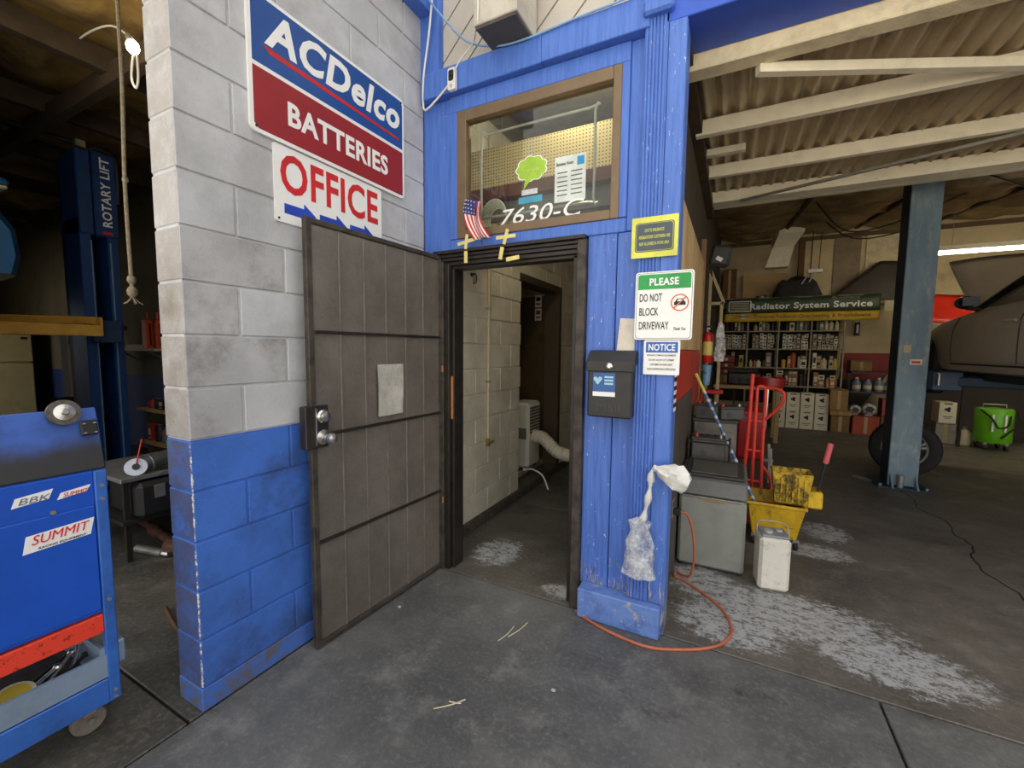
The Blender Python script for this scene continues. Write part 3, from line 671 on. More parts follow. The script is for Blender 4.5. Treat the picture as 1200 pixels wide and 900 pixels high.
Bx(-1.13, -1.03, 2.2818, 2.2826, 2.372, 2.402).build('upper_strip', mat('sticker_white', (210, 214, 214), .5), o); Bx(-1.15, -1.0, 2.2818, 2.2826, 2.325, 2.362).build('lower_strip', mat('sticker_teal', (70, 160, 190), .5), o)
o = thing('street_number', 'white hand-painted street number on the window glass', 'number')
text('7630-C', (-1.01, 2.2815, 2.262), XP, ZP, .52, .092, M_WHITE, o, .0, .25); o.location = (0, 0, 0)
o = thing('cable_coil', 'coil of white cable lying inside the window behind the flag', 'cable', (-1.36, 2.40, 2.17))
for k in range(6):
    q = MB(); q.tube([(-1.37+(.10-.006*k)*math.cos(2*math.pi*i/20)*.9, 2.375+.012*k, 2.30+(.115-.007*k)*math.sin(2*math.pi*i/20)) for i in range(21)], .005, 6, 2); q.build('cable_loop', M_WIREW, o, smooth=True)
# ---- flag on a stick
o = thing('flag', 'small striped flag on a stick leaning over the door head', 'flag', (-1.38, 2.18, 2.10))
FR = mat('flag_red', (196, 44, 52), .7); FW = mat('flag_white', (232, 226, 222), .7); FB = mat('flag_blue', (40, 52, 120), .7)
MB().cyl((-1.345, 2.20, 2.10), (-1.435, 2.19, 2.45), .003, n=8).build('stick', mat('flag_stick', (70, 50, 36), .6), o)
q = MB(); NS = 13
def fp(u, v):   # u across stripes, v down the flag
    return Vector((-1.455+.115*u+.05*v*v+.012*v-.02*math.sin(v*3), 2.186-.018*math.sin(u*7+v*3), 2.375-.245*v-.03*u*(1-v)))
for i in range(NS):
    for j in range(8):
        can = j < 3 and i < 8
        vs = [fp(i/NS, j/8), fp((i+1)/NS, j/8), fp((i+1)/NS, (j+1)/8), fp(i/NS, (j+1)/8)]
        q.add(vs, [(0, 1, 2, 3)], 2 if can else (0 if i % 2 == 0 else 1))
fo = q.build('cloth', [FR, FW, FB], o, smooth=True)
sm = fo.modifiers.new('thickness', 'SOLIDIFY'); sm.thickness = .0012
q = MB()
for i in range(5):
    for j in range(4): p = fp((.06+i*.11), .05+j*.09); q.obox(p+Vector((0, -.003, 0)), (.006, .001, .006), (0, R(45), 0))
q.build('stars', FW, fo)
# ---- yellow tape crosses and tabs on the door head
TP = mat('yellow_tape', (228, 212, 132), .6, 0, .08, 20)
def cross(x, z, lab, a0=0):
    o = thing('tape_cross', lab, 'tape', (x, 2.20, z), 0, 'tape on the door head')
    for a, l in ((R(8)+a0, .13), (R(80)+a0, .085)):
        q = MB(); dx, dz = math.cos(a)*l/2, math.sin(a)*l/2
        q.bar((x-dx, 2.196, z-dz), (x+dx, 2.190, z+dz), .003, .020, (-math.sin(a), 0, math.cos(a)))
        q.build('tape_strip', TP, o)
cross(-1.455, 2.125, 'twisted yellow tape cross left of the flag'); cross(-1.185, 2.125, 'twisted yellow tape cross right of the flag', R(-8))
for x, z, rot, l, lab in ((-1.46, 2.035, R(90), .07, 'yellow tape tab hanging under the left tape cross'), (-1.215, 2.035, R(78), .07, 'yellow tape tab hanging under the right tape cross'), (-1.14, 2.0, R(5), .085, 'flat yellow tape strip under the middle of the door head')):
    q = MB().bar((x-math.cos(rot)*l/2, 2.196, z-math.sin(rot)*l/2), (x+math.cos(rot)*l/2, 2.194, z+math.sin(rot)*l/2), .003, .024, (-math.sin(rot), 0, math.cos(rot)))
    tag(solo(q.build('tape_tab', TP)), lab, 'tape', 'tape on the door head')
# ---- camera doorbell, floodlight housing, cables
o = thing('doorbell_camera', 'small white doorbell camera on the blue corner board', 'camera', (-1.555, 2.2, 3.0))
MB().prism(rrect(.055, .125, .012), (-1.552, 2.20, 3.075), XP, ZP, .028).build('housing', mat('white_plastic', (238, 236, 232), .35), o, bev=.003)
MB().prism(rrect(.036, .060, .010), (-1.552, 2.172, 3.092), XP, ZP, .002).build('face', M_INK, o)
MB().lathe([(.013, 0), (.013, .003), (.006, .005)], (-1.552, 2.17, 3.10), (0, -1, 0), 14).build('lens', mat('lens_glass', (24, 24, 34), .1), o)
MB().lathe([(.011, 0), (.010, .003)], (-1.552, 2.172, 3.035), (0, -1, 0), 14).build('button', mat('button_grey', (200, 200, 198), .3), o)
o = thing('wall_box', 'beige metal box with dark underside mounted on the siding over the window', 'box', (-1.17, 2.2, 3.17))
Bx(-1.30, -1.04, 2.02, 2.262, 3.185, 3.60).build('housing', mat('beige_metal', (196, 190, 176), .5), o, bev=.004)
Bx(-1.29, -1.05, 2.03, 2.255, 3.172, 3.186).build('underside', mat('dark_underside', (84, 80, 74), .6), o)
def cable(lab, pts, r, mt, nm='cable'): return tag(solo(MB().tube(pts, r, 7, 5).build(nm, mt, smooth=True)), lab, 'cable')
cable('white cable looping down the blue corner to the doorbell camera', [(-1.70, 2.19, 3.60), (-1.735, 2.20, 3.40), (-1.78, 2.20, 3.15), (-1.79, 2.21, 3.0), (-1.76, 2.20, 2.96), (-1.68, 2.20, 3.0), (-1.58, 2.195, 3.06)], .006, M_WIREW)
cable('white cable from the doorbell camera up past the beige wall box', [(-1.54, 2.20, 3.14), (-1.50, 2.20, 3.185), (-1.40, 2.17, 3.22), (-1.30, 2.05, 3.20), (-1.265, 2.012, 3.25), (-1.26, 2.012, 3.62)], .005, M_WIREW)
cable('pale blue cable strung along the beam over the window', [(-1.74, 2.18, 3.60), (-1.60, 2.16, 3.42), (-1.45, 2.19, 3.26), (-1.25, 2.19, 3.175), (-1.05, 2.19, 3.158), (-.80, 2.19, 3.17), (-.46, 2.185, 3.185), (-.30, 2.16, 3.28), (0, 2.19, 3.42)], .0055, mat('blue_cable', (126, 164, 204), .5))
# ---- plastic bags tied to the post
CLR = NT('clear_plastic'); CLR.b.inputs['Base Color'].default_value = (.86, .87, .88, 1); CLR.b.inputs['Roughness'].default_value = .22; CLR.bump(CLR.noise(26, 4, .7), 1.0, .03)
tr = CLR.n('ShaderNodeBsdfTransparent'); mx = CLR.n('ShaderNodeMixShader'); CLR.l(CLR.ramp(CLR.noise(16, 5, .7), .35, .65, .12, .7), mx.inputs[0])
CLR.l(tr.outputs[0], mx.inputs[1]); CLR.l(CLR.b.outputs[0], mx.inputs[2]); CLR.l(mx.outputs[0], CLR.out.inputs[0])
WB = mat('white_plastic_film', (224, 222, 216), .4, 0, .08, 12, bump=.6, bscale=30)
def bag(prof, c, nm, mt, par, ax=(0, 0, 1), flat=.5, seed=1):
    rr = random.Random(seed); n = 22; vs = []; fs = []; d = Vector(ax).normalized(); x = Vector((0, 1, 0)).cross(d).normalized(); y = d.cross(x)
    if y.y > 0: y = -y
    for r, h in prof:
        for i in range(n):
            a = 2*math.pi*i/n; q_ = r*(1+.16*math.sin(5*a+h*40)+rr.uniform(-.10, .10)); vs.append(Vector(c)+d*h+x*math.cos(a)*q_+y*math.sin(a)*q_*flat)
    for k in range(len(prof)-1):
        for i in range(n): fs.append((k*n+i, k*n+(i+1) % n, (k+1)*n+(i+1) % n, (k+1)*n+i))
    fs += [tuple(range(n)), tuple(range((len(prof)-1)*n, len(prof)*n))]
    return MB().add(vs, fs).build(nm, mt, par, smooth=True)
o = thing('plastic_bag', 'clear plastic bag tied by a twisted white neck to the fluted post', 'bag', (-.36, 2.16, .33))
bag([(.018, .30), (.055, .275), (.045, .24), (.062, .17), (.07, .08), (.078, .0), (.07, -.01)], (-.372, 2.155, .335), 'bag_body', CLR.m, o, flat=.55, seed=3)
MB().tube([(-.362, 2.16, .62), (-.345, 2.155, .70), (-.33, 2.15, .80), (-.325, 2.155, .88), (-.30, 2.15, .905)], .013, 8, 4, radii=lambda t: .013+.006*math.sin(t*22)).build('twisted_neck', WB, o, smooth=True)
bag([(.010, 0), (.032, .03), (.05, .07), (.06, .11), (.048, .15), (.03, .165)], (-.305, 2.145, .905), 'bag_top', WB, o, ax=(.9, -.1, -.32), flat=.8, seed=5)
# ---- twigs on the apron
TW = mat('dry_straw', (206, 196, 166), .8)
for (a, b, c_) in (((-1.02, 1.30), (-.93, 1.40), 'pale straw lying crossed on the apron, longer piece'), ((-.985, 1.36), (-.935, 1.375), 'short straw crossing the longer straw on the apron'), ((-.985, 1.78), (-.965, 1.92), 'thin straw nearest the open door'), ((-.955, 1.83), (-.915, 1.98), 'thin bent straw nearest the doorway')):
    m1 = ((a[0]+b[0])/2+.008, (a[1]+b[1])/2)
    tag(solo(MB().tube([(*a, .004), (*m1, .004), (*b, .004)], .0028, 5, 3).build('straw', TW)), c_, 'straw')
for (x, y, l) in ((-.62, 1.62, 'tiny white paint flake on the apron near the kick plate'), (-1.62, 1.76, 'tiny pale pebble at the foot of the security door')):
    tag(solo(MB().ball((x, y, .005), .012, .009, .005, 8).build('pebble', mat('pebble', (180, 174, 164), .9))), l, 'pebble')
# ================================================================= RIGHT BAY
# ---- grey appliance by the partition
o = thing('grey_appliance', 'grey boxy appliance with dark lid standing against the partition wall', 'appliance', (-.06, 3.27, 0))
Bx(-.275, .135, 3.06, 3.48, .015, .50).build('cabinet', M_PLASTG, o, bev=.018)
MB().prism([(0, .505), (0, .53), (.05, .615), (.42, .655), (.42, .505)], (-.275, 3.062, 0), YP, ZP, .41).build('console', mat('grey_console', (104, 106, 104), .4, 0, .1, 7, dirt=.3), o, bev=.012)
Bx(-.25, .115, 3.056, 3.062, .498, .506).build('trim_strip', M_CHROME, o)
MB().prism([(-.09, .012), (-.06, -.012), (.06, -.012), (.09, .012)][::-1], (-.06, 3.058, .485), XP, ZP, -.004).build('handle_recess', mat('brass_strip', (170, 150, 110), .4, .5), o)
MB().obox((-.07, 3.30, .645), (.37, .34, .016), (R(6), 0, 0)).build('lid', mat('dark_grey_lid', (66, 66, 64), .5, 0, .15, 8), o, bev=.006)
MB().obox((-.07, 3.28, .656), (.29, .25, .008), (R(6), 0, 0)).build('lid_inset', mat('lid_inset', (90, 90, 86), .5), o, bev=.003)
for x in (-.25, .11): MB().cyl((x, 3.09, 0), (x, 3.09, .02), .015, n=8).build('foot', M_RUBBER, o)
# ---- white jug with lid
o = thing('white_can', 'square white plastic can with grey lid and wire handle, in front of the appliance', 'can', (.285, 3.06, 0), R(8))
def Lc(q, n, m_, **k): return q.build(n, m_, o, local=True, **k)
WC = mat('dirty_white_plastic', (222, 218, 206), .5, 0, .06, 5, dirt=.35, dscale=9)
Lc(MB().box(-.085, .085, -.085, .085, .0, .335), 'body', WC, bev=.018)
Lc(MB().box(-.078, .078, -.078, .078, .335, .352), 'lid', mat('grey_lid', (140, 142, 144), .4, 0, .1, 10), bev=.008)
Lc(MB().cyl((-.03, -.02, .352), (-.03, -.02, .366), .025, n=14), 'cap', mat('pale_cap', (176, 178, 178), .4))
Lc(MB().cyl((.035, .02, .352), (.035, .02, .362), .020, n=14), 'cap', MATS['pale_cap'])
Lc(MB().tube([(-.088, 0, .31), (-.086, .02, .37), (-.06, .05, .395), (.06, .05, .395), (.086, .02, .37), (.088, 0, .31)], .004, 7, 4), 'wire_handle', M_STEEL, smooth=True)
# ---- yellow mop bucket
t = NT('stained_yellow_plastic'); cc = t.mix(t.ramp(t.noise(4, 6, .7), .35, .7), (226, 186, 36), (190, 146, 30)); t.color(t.mix(t.ramp(t.noise(10, 8, .8, stretch=(1, 1, .5)), .52, .66, 0, .85), cc, (48, 40, 26))); t.b.inputs['Roughness'].default_value = .5
M_BUCK = t.m
o = thing('mop_bucket', 'stained yellow wheeled mop bucket with wringer, behind the white can', 'mop bucket', (.37, 3.83, 0))
def taper(x0, x1, y0, y1, z0, z1, ins_, th=.012):
    q = MB(); a = [(x0+ins_, y0+ins_), (x1-ins_, y0+ins_), (x1-ins_, y1-ins_), (x0+ins_, y1-ins_)]; b = [(x0, y0), (x1, y0), (x1, y1), (x0, y1)]
    c_ = [(x0+th, y0+th), (x1-th, y0+th), (x1-th, y1-th), (x0+th, y1-th)]; d_ = [(x0+ins_+th, y0+ins_+th), (x1-ins_-th, y0+ins_+th), (x1-ins_-th, y1-ins_-th), (x0+ins_+th, y1-ins_-th)]
    vs = [(*p, z0) for p in a]+[(*p, z1) for p in b]+[(*p, z1) for p in c_]+[(*p, z0+.02) for p in d_]
    fs = [(3, 2, 1, 0), (12, 13, 14, 15)]
    for k in range(3):
        for i in range(4): fs.append((k*4+i, k*4+(i+1) % 4, (k+1)*4+(i+1) % 4, (k+1)*4+i))
    return q.add(vs, fs)
taper(.16, .535, 3.64, 4.02, .075, .335, .045).build('tub', M_BUCK, o, bev=.008)
q = MB(); q.box(.15, .545, 3.63, 3.648, .325, .345); q.box(.15, .545, 4.012, 4.03, .325, .345); q.box(.15, .168, 3.648, 4.012, .325, .345); q.box(.527, .545, 3.648, 4.012, .325, .345); q.build('rim', M_BUCK, o, bev=.004)
Bx(.19, .505, 3.68, 3.98, .24, .25).build('water', mat('dirty_water', (60, 54, 40), .15), o)
q = taper(.315, .575, 3.68, 3.88, .34, .585, .03); 
t = NT('blackened_yellow_plastic'); t.color(t.mix(t.ramp(t.noise(14, 8, .8), .43, .58, 0, .9), (214, 176, 44), (40, 34, 22))); t.b.inputs['Roughness'].default_value = .6
M_WR = t.m; q.build('wringer', M_WR, o, bev=.006)
Bx(.545, .64, 3.70, 3.86, .335, .46).build('wringer_bracket', M_BUCK, o, bev=.01)
for i in range(6): Bx(.335+i*.037, .347+i*.037, 3.674, 3.69, .37, .55).build('wringer_slat', M_WR, o)
hd = MB().cyl((.60, 3.75, .38), (.645, 3.745, .675), .011, n=10).build('lever', M_RUBBER, o, smooth=True)
MB().cyl((.645, 3.745, .675), (.668, 3.742, .825), .018, n=12).build('grip', mat('pink_grip', (222, 100, 110), .5), hd, smooth=True)
Bx(.40, .47, 3.668, 3.674, .17, .225).build('maker_plate', mat('plate_dark', (70, 60, 30), .5), o)
for x, y in ((.22, 3.70), (.49, 3.70), (.22, 3.96), (.49, 3.96)):
    cs = MB().box(x-.02, x+.02, y-.02, y+.02, .055, .085).build('caster', M_STEEL, o)
    MB().cyl((x-.012, y, .036), (x+.012, y, .036), .036, n=16).build('wheel', M_RUBBER, cs, smooth=True)
# ---- red hand truck
o = thing('hand_truck', 'red tubular hand truck standing behind the mop bucket', 'hand truck', (.25, 4.25, 0))
HR = mat('hand_truck_red', (226, 66, 52), .4, 0, .1, 8)
MB().tube([(.172, 4.22, 1.29), (.165, 4.22, .9), (.15, 4.24, .45), (.145, 4.27, .12)], .017, 10, 4).build('rail', HR, o, smooth=True)
MB().tube([(.285, 4.20, .12), (.275, 4.20, .6), (.275, 4.20, 1.0), (.275, 4.20, 1.10), (.272, 4.2, 1.165), (.25, 4.2, 1.185), (.22, 4.2, 1.18), (.212, 4.2, 1.13), (.210, 4.2, .7), (.212, 4.22, .12)], .014, 9, 4).build('rail', HR, o, smooth=True)
MB().tube([(.275, 4.19, 1.175), (.34, 4.17, 1.175), (.40, 4.15, 1.14), (.395, 4.15, 1.06), (.345, 4.17, .98), (.28, 4.20, .90)], .013, 9, 5).build('loop_handle', HR, o, smooth=True)
for z in (.35, .62, .88): MB().cyl((.155, 4.22, z), (.28, 4.2, z), .011, n=8).build('cross_bar', HR, o, smooth=True)
MB().tube([(.28, 4.20, .50), (.33, 4.22, .42), (.36, 4.30, .30), (.34, 4.36, .15)], .011, 8, 4).build('axle_brace', HR, o, smooth=True)
Bx(.12, .32, 3.98+.07, 4.28, .01, .02).build('toe_plate', HR, o, bev=.003)
for x in (.135, .36):
    wv = MB().lathe([(.05, -.02), (.11, -.028), (.125, -.015), (.125, .015), (.11, .028), (.05, .02)], (x, 4.37, .125), (1, 0, 0), 20).build('wheel', M_RUBBER, o, smooth=True)
    MB().cyl((x-.024, 4.37, .125), (x+.024, 4.37, .125), .05, n=14).build('hub', M_STEEL, wv)
# ---- oil drain: tank on casters with bowl
o = thing('oil_drain', 'dark red wheeled oil drain with round catch bowl, behind the hand truck', 'oil drain', (.26, 5.35, 0))
Bx(.08, .36, 5.22, 5.52, .30, .86).build('tank', M_DKRED, o, bev=.03)
MB().cyl((.36, 5.38, .60), (.37, 5.38, 1.10), .018, n=10).build('pole', M_CHROME, o)
MB().lathe([(.04, 0), (.12, .012), (.152, .03), (.156, .12), (.148, .12), (.143, .04), (.03, .02)], (.375, 5.36, 1.085), (0, 0, 1), 26).build('bowl', M_DKRED, o, smooth=True)
q = MB(); q.bar((.05, 5.25, .30), (.05, 5.25, .11), .025, .025); q.bar((.42, 5.25, .45), (.44, 5.25, .11), .025, .025); q.bar((.05, 5.5, .30), (.05, 5.5, .11), .025, .025); q.bar((.42, 5.5, .45), (.44, 5.5, .11), .025, .025); q.bar((.03, 5.38, .29), (.46, 5.38, .29), .03, .03); q.build('frame', M_STEEL, o)
for x, y in ((.05, 5.25), (.44, 5.25), (.05, 5.5), (.44, 5.5)):
    w_ = MB().cyl((x-.014, y, .055), (x+.014, y, .055), .055, n=14).build('caster', mat('caster_tan', (196, 184, 150), .6), o, smooth=True)
# ---- grey steel cabinet with clutter, battery rack
o = thing('steel_cabinet', 'grey steel tool cabinet against the partition, loaded with batteries', 'cabinet', (-.06, 4.15, 0))
GC2 = mat('grey_cabinet_paint', (124, 120, 112), .5, .2, .15, 6, dirt=.45)
Bx(-.265, .07, 3.98, 4.45, .02, .88).build('body', GC2, o, bev=.008)
for z in (.08, .33, .58): 
    d_ = Bx(-.245, .055, 3.968, 3.98, z, z+.22).build('drawer', mat('grey_drawer', (128, 124, 116), .45, .2, .12, 6, dirt=.4), o, bev=.004)
    Bx(-.16, 0, 3.955, 3.968, z+.17, z+.185).build('handle', M_STEEL, d_)
Bx(-.272, .08, 3.965, 4.46, .88, .90).build('top', MATS['dark_grey_lid'], o, bev=.004)
BT = mat('battery_case', (84, 82, 78), .5, 0, .12, 8, dirt=.3)
def battery(x, y, z, rz, lab, w_=.235, d_=.16, h_=.185):
    b = thing('car_battery', lab, 'battery', (x, y, z), rz, 'old batteries by the partition')
    def Lb(q, n, m_, p=b, **k): return q.build(n, m_, p, local=True, **k)
    Lb(MB().box(-w_/2, w_/2, -d_/2, d_/2, 0, h_), 'case', BT, bev=.006)
    Lb(MB().box(-w_/2-.004, w_/2+.004, -d_/2-.004, d_/2+.004, h_, h_+.02), 'cover', MATS['dark_grey_lid'], bev=.004)
    for s, mt in ((-1, M_RED), (1, M_STEEL)): Lb(MB().cyl((s*w_*.36, -d_*.25, h_+.02), (s*w_*.36, -d_*.25, h_+.042), .014, .011, 10), 'terminal', mt)
    for k in range(3): Lb(MB().cyl((-.05+k*.05, d_*.2, h_+.02), (-.05+k*.05, d_*.2, h_+.028), .012, n=8), 'vent_cap', M_RUBBER)
    Lb(MB().cyl((-.03, -d_/2-.004, h_*.45), (-.03, -d_/2+.01, h_*.45), .022, n=12), 'recess', MATS['dark_grey_lid'])
o = thing('wire_rack', 'black wire rack holding a battery behind the grey appliance', 'rack', (-.12, 3.72, 0))
q = MB()
for x in (-.265, .02):
    for y in (3.53, 3.71): q.cyl((x, y, 0), (x, y, .80), .008, n=8)
q.build('uprights', M_BLACK, o)
for z in (.60, .78):
    q = MB(); q.tube([(-.265, 3.53, z), (.02, 3.53, z), (.02, 3.71, z), (-.265, 3.71, z), (-.265, 3.53, z)], .006, 6, 0); q.build('rail', M_BLACK, o)
for k in range(8): MB().cyl((-.25+k*.036, 3.53, .605), (-.25+k*.036, 3.71, .605), .003, n=5).build('shelf_wire', M_BLACK, o)
battery(-.13, 3.62, .612, R(3), 'car battery with red terminal in the wire rack')
battery(.0, 4.10, .90, R(30), 'battery at the front corner of the grey cabinet top', .2, .13, .09)
battery(-.165, 4.05, .90, R(-6), 'battery at the left front of the grey cabinet top', .17, .12, .11)
# small clutter on the cabinet and wall end
CL = [((.03, 4.28, .90), (.16, .10, .05), (116, 96, 120), 'crumpled_rag', 'mauve rag heap on the grey cabinet', 'rag'),
      ((-.17, 4.30, .90), (.10, .10, .14), (196, 186, 160), 'jar', 'pale jar at the back of the grey cabinet', 'jar')]
q = MB(); q.grid(lambda u, v: (.06+.2*(u-.5), 4.30+.16*(v-.5), .903+.07*max(0, math.sin(u*math.pi)*math.sin(v*math.pi))*(1+.4*math.sin(9*u+5*v))), 10, 8); q.box(.0, .12, 4.26, 4.34, .90, .905)
tag(solo(q.build('rag', mat('mauve_cloth', (120, 98, 122), .9, 0, .15, 20), smooth=True)), 'crumpled mauve rag on the grey cabinet', 'rag')
o = thing('jar', 'small jar with amber contents at the back of the grey cabinet', 'jar', (-.18, 4.32, .90)); MB().lathe([(.045, 0), (.048, .09), (.035, .11), (.035, .12)], (-.18, 4.32, .90), n=14).build('glass_body', mat('amber_glass', (170, 150, 100), .2), o, smooth=True); MB().cyl((-.18, 4.32, 1.02), (-.18, 4.32, 1.04), .038, n=14).build('lid', M_STEEL, o)
for i, (a, b, lab) in enumerate((((-.22, 4.12, .912), (.0, 4.26, .93), 'long steel wrench lying across the grey cabinet top'), ((-.24, 4.22, .908), (-.08, 4.37, .908), 'short steel wrench at the back of the grey cabinet top'))):
    wv = thing('wrench', lab, 'wrench', (a[0], a[1], .90)); MB().bar(a, b, .016, .007).build('shaft', M_CHROME, wv, bev=.002)
    for p in (a, b): MB().lathe([(.011, -.005), (.022, -.005), (.022, .005), (.011, .005)], p, (0, 0, 1), 12).build('jaw', M_CHROME, wv)
# fire extinguisher on the partition end
o = thing('fire_extinguisher', 'red fire extinguisher with yellow label on the end of the partition', 'extinguisher', (-.22, 4.88, 1.36))
MB().lathe([(.045, 0), (.052, .01), (.052, .27), (.035, .315), (.015, .325)], (-.225, 4.88, 1.36), n=18).build('cylinder', mat('extinguisher_red', (206, 36, 30), .3), o, smooth=True)
MB().lathe([(.0532, .08), (.0532, .22), (.0528, .22), (.0528, .08)], (-.225, 4.88, 1.36), n=18).build('label_band', mat('label_yellow', (226, 206, 110), .5), o, smooth=True)
MB().bar((-.225, 4.88, 1.685), (-.225, 4.88, 1.72), .03, .03).build('valve', M_STEEL, o); MB().bar((-.26, 4.85, 1.735), (-.19, 4.90, 1.74), .012, .018).build('lever', M_INK, o)
MB().tube([(-.225, 4.85, 1.70), (-.17, 4.82, 1.66), (-.155, 4.82, 1.55), (-.165, 4.83, 1.45)], .009, 8, 4).build('hose', M_RUBBER, o, smooth=True)
o = thing('plastic_sleeve', 'clear plastic sleeve hanging beside the fire extinguisher', 'bag', (-.13, 4.8, 1.4))
bag([(.012, .40), (.03, .33), (.045, .2), (.05, .08), (.045, .0)], (-.115, 4.82, 1.38), 'film', CLR.m, o, flat=.4, seed=9)
o = thing('blue_cup', 'pale blue plastic cup hanging below the fire extinguisher', 'cup', (-.225, 4.86, 1.12)); MB().lathe([(.035, 0), (.048, .20), (.045, .20), (.033, .01)], (-.225, 4.86, 1.13), n=18).build('cup_body', mat('pale_blue_plastic', (122, 168, 206), .4), o, smooth=True); MB().lathe([(.047, 0), (.052, .008), (.047, .016)], (-.225, 4.86, 1.325), n=18).build('rim', MATS['pale_blue_plastic'], o)
MB().cyl((-.225, 4.82, 1.25), (-.275, 4.78, 1.30), .006, n=6).build('hook', M_STEEL, o)
o = thing('red_bracket', 'red bracket shelf below the blue cup', 'bracket', (-.17, 4.9, 1.05)); Bx(-.27, -.06, 4.84, 4.96, 1.04, 1.08).build('shelf', M_RED, o, bev=.006); Bx(-.27, -.25, 4.84, 4.96, .92, 1.04).build('back_plate', M_RED, o)
# blue and white mop pole leaning
o = thing('mop_pole', 'blue and white striped mop pole leaning from the mop bucket to the partition', 'pole', (.215, 3.66, .34))
a, b = Vector((.235, 3.72, .27)), Vector((-.262, 3.92, 1.29))
q = MB(); N_ = 40
for i in range(N_): q.cur = i % 3 == 0; q.cyl(a+(b-a)*(i/N_*.86), a+(b-a)*((i+1)/N_*.86), .0125, n=8, cap=False)
q.build('shaft', [mat('pole_blue', (86, 116, 172), .4), mat('pole_white', (206, 208, 214), .4)], o, smooth=True)
MB().cyl(a+(b-a)*.86, b, .0125, n=8).build('yellow_end', mat('pole_yellow', (222, 206, 90), .5), o, smooth=True)
# orange cord and outlet
o = thing('outlet', 'electrical outlet with a black plug on the lower partition wall', 'outlet', (-.285, 2.75, .46))
Bx(-.288, -.279, 2.72, 2.80, .44, .56).build('cover_plate', mat('metal_plate', (150, 146, 138), .4, .6), o, bev=.003)
pl = Bx(-.279, -.235, 2.745, 2.78, .46, .50).build('plug', M_RUBBER, o, bev=.006)
for z in (.475, .525): Bx(-.2795, -.2765, 2.745, 2.775, z-.014, z+.014).build('socket', M_INK, o)
cable('orange extension cord looping over the floor around the post', [(-.238, 2.765, .48), (-.20, 2.78, .465), (-.165, 2.80, .36), (-.15, 2.83, .18), (-.17, 2.86, .04), (-.22, 2.90, .008), (-.262, 2.93, .008), (-.262, 2.86, .008), (-.215, 2.84, .008), (-.10, 2.745, .008), (.015, 2.62, .008), (.068, 2.45, .008), (.04, 2.32, .008), (-.03, 2.23, .008), (-.146, 2.152, .008), (-.30, 2.09, .008), (-.473, 2.105, .008), (-.62, 2.15, .008), (-.715, 2.20, .008)], .0075, mat('orange_cord', (190, 104, 72), .5), 'extension_cord')
# striped tape on the partition
o = thing('hazard_tape', 'black and white checked tape strip on the side of the post', 'tape', (-.247, 2.3, 1.16))
for k in range(9): Bx(-.2495, -.2475, 2.27, 2.35, 1.17+k*.022, 1.17+k*.022+.022).build('check', M_INK if k % 2 else M_WHITE, o)
# black cables sagging under the bay ceiling
for i, (pts, lab) in enumerate(([[(.9, 7.0, 3.47), (1.3, 7.2, 3.10), (1.9, 7.4, 3.22), (2.6, 7.6, 3.55)], 'black cable sagging from the ceiling left of the lift post'], [[(1.2, 8.6, 3.66), (1.6, 8.5, 3.28), (2.2, 8.4, 3.30), (3.2, 8.3, 3.62)], 'second black cable sagging deeper under the insulation'], [[(2.4, 6.6, 3.42), (3.0, 6.9, 3.24), (3.6, 7.3, 3.30), (4.4, 7.9, 3.58)], 'black cable strung above the raised car'])):
    cable(lab, pts, .009, M_INK)
# ---- two-post lift
o = thing('lift_post', 'tall blue-grey steel lift post with base plate in the right bay', 'lift', (1.74, 6.12, 0))
t = NT('worn_blue_lift_paint'); cc = t.mix(t.ramp(t.noise(2, 6, .7, stretch=(2, 2, .5)), .3, .7), (126, 148, 160), (96, 122, 140)); cc = t.mix(t.ramp(t.noise(5, 7, .75, stretch=(2, 2, .6)), .5, .7, 0, .55), cc, (196, 192, 178)); t.color(cc); t.b.inputs['Roughness'].default_value = .5
M_LB = t.m; M_LD = mat('dark_blue_lift_paint', (38, 62, 84), .5, .1, .15, 6, dirt=.4)
Bx(1.60, 1.855, 6.0, 6.02, .03, 3.32).build('front_plate', M_LB, o, bev=.006)
Bx(1.60, 1.64, 6.02, 6.28, .03, 3.32).build('side_plate', M_LD, o, bev=.004); Bx(1.815, 1.855, 6.02, 6.28, .03, 3.32).build('side_plate', M_LD, o, bev=.004)
Bx(1.50, 1.95, 5.93, 6.40, 0, .022).build('base_plate', M_LD, o, bev=.004)
for s in (1.615, 1.825): MB().prism([(0, 0), (-.11, 0), (0, .14)], (s, 6.0, .022), YP, ZP, .015).build('gusset', M_LB, o)
MB().cyl((1.70, 5.965, .022), (1.70, 5.965, .16), .03, n=14).build('pin', M_STEEL, o)
for x in (1.53, 1.92): MB().cyl((x, 5.96, .022), (x, 5.96, .045), .016, n=6).build('anchor_bolt', M_STEEL, o)
Bx(1.70, 1.80, 5.994, 6.0, 1.36, 1.42).build('label_plate', mat('label_cream', (230, 216, 190), .6), o); Bx(1.715, 1.785, 5.992, 5.995, 1.375, 1.40).build('label_print', M_RED, o)
Bx(1.64, 1.70, 5.994, 6.0, 1.49, 1.57).build('paper_patch', mat('old_paper_patch', (206, 194, 150), .7), o)
ar = Bx(1.86, 2.10, 5.90, 6.12, 1.10, 1.30).build('carriage', M_LD, o, bev=.012)
MB().bar((2.05, 6.0, 1.20), (2.75, 5.55, 1.20), .16, .10).build('arm', M_LD, o, bev=.012); MB().bar((2.02, 6.05, 1.20), (2.75, 6.75, 1.20), .14, .10).build('arm', M_LD, o, bev=.012)
MB().tube([(1.90, 5.885, 1.16), (1.90, 5.86, 1.16), (1.90, 5.86, 1.27), (1.90, 5.885, 1.27)], .012, 8, 0).build('pull_handle', M_STEEL, o)
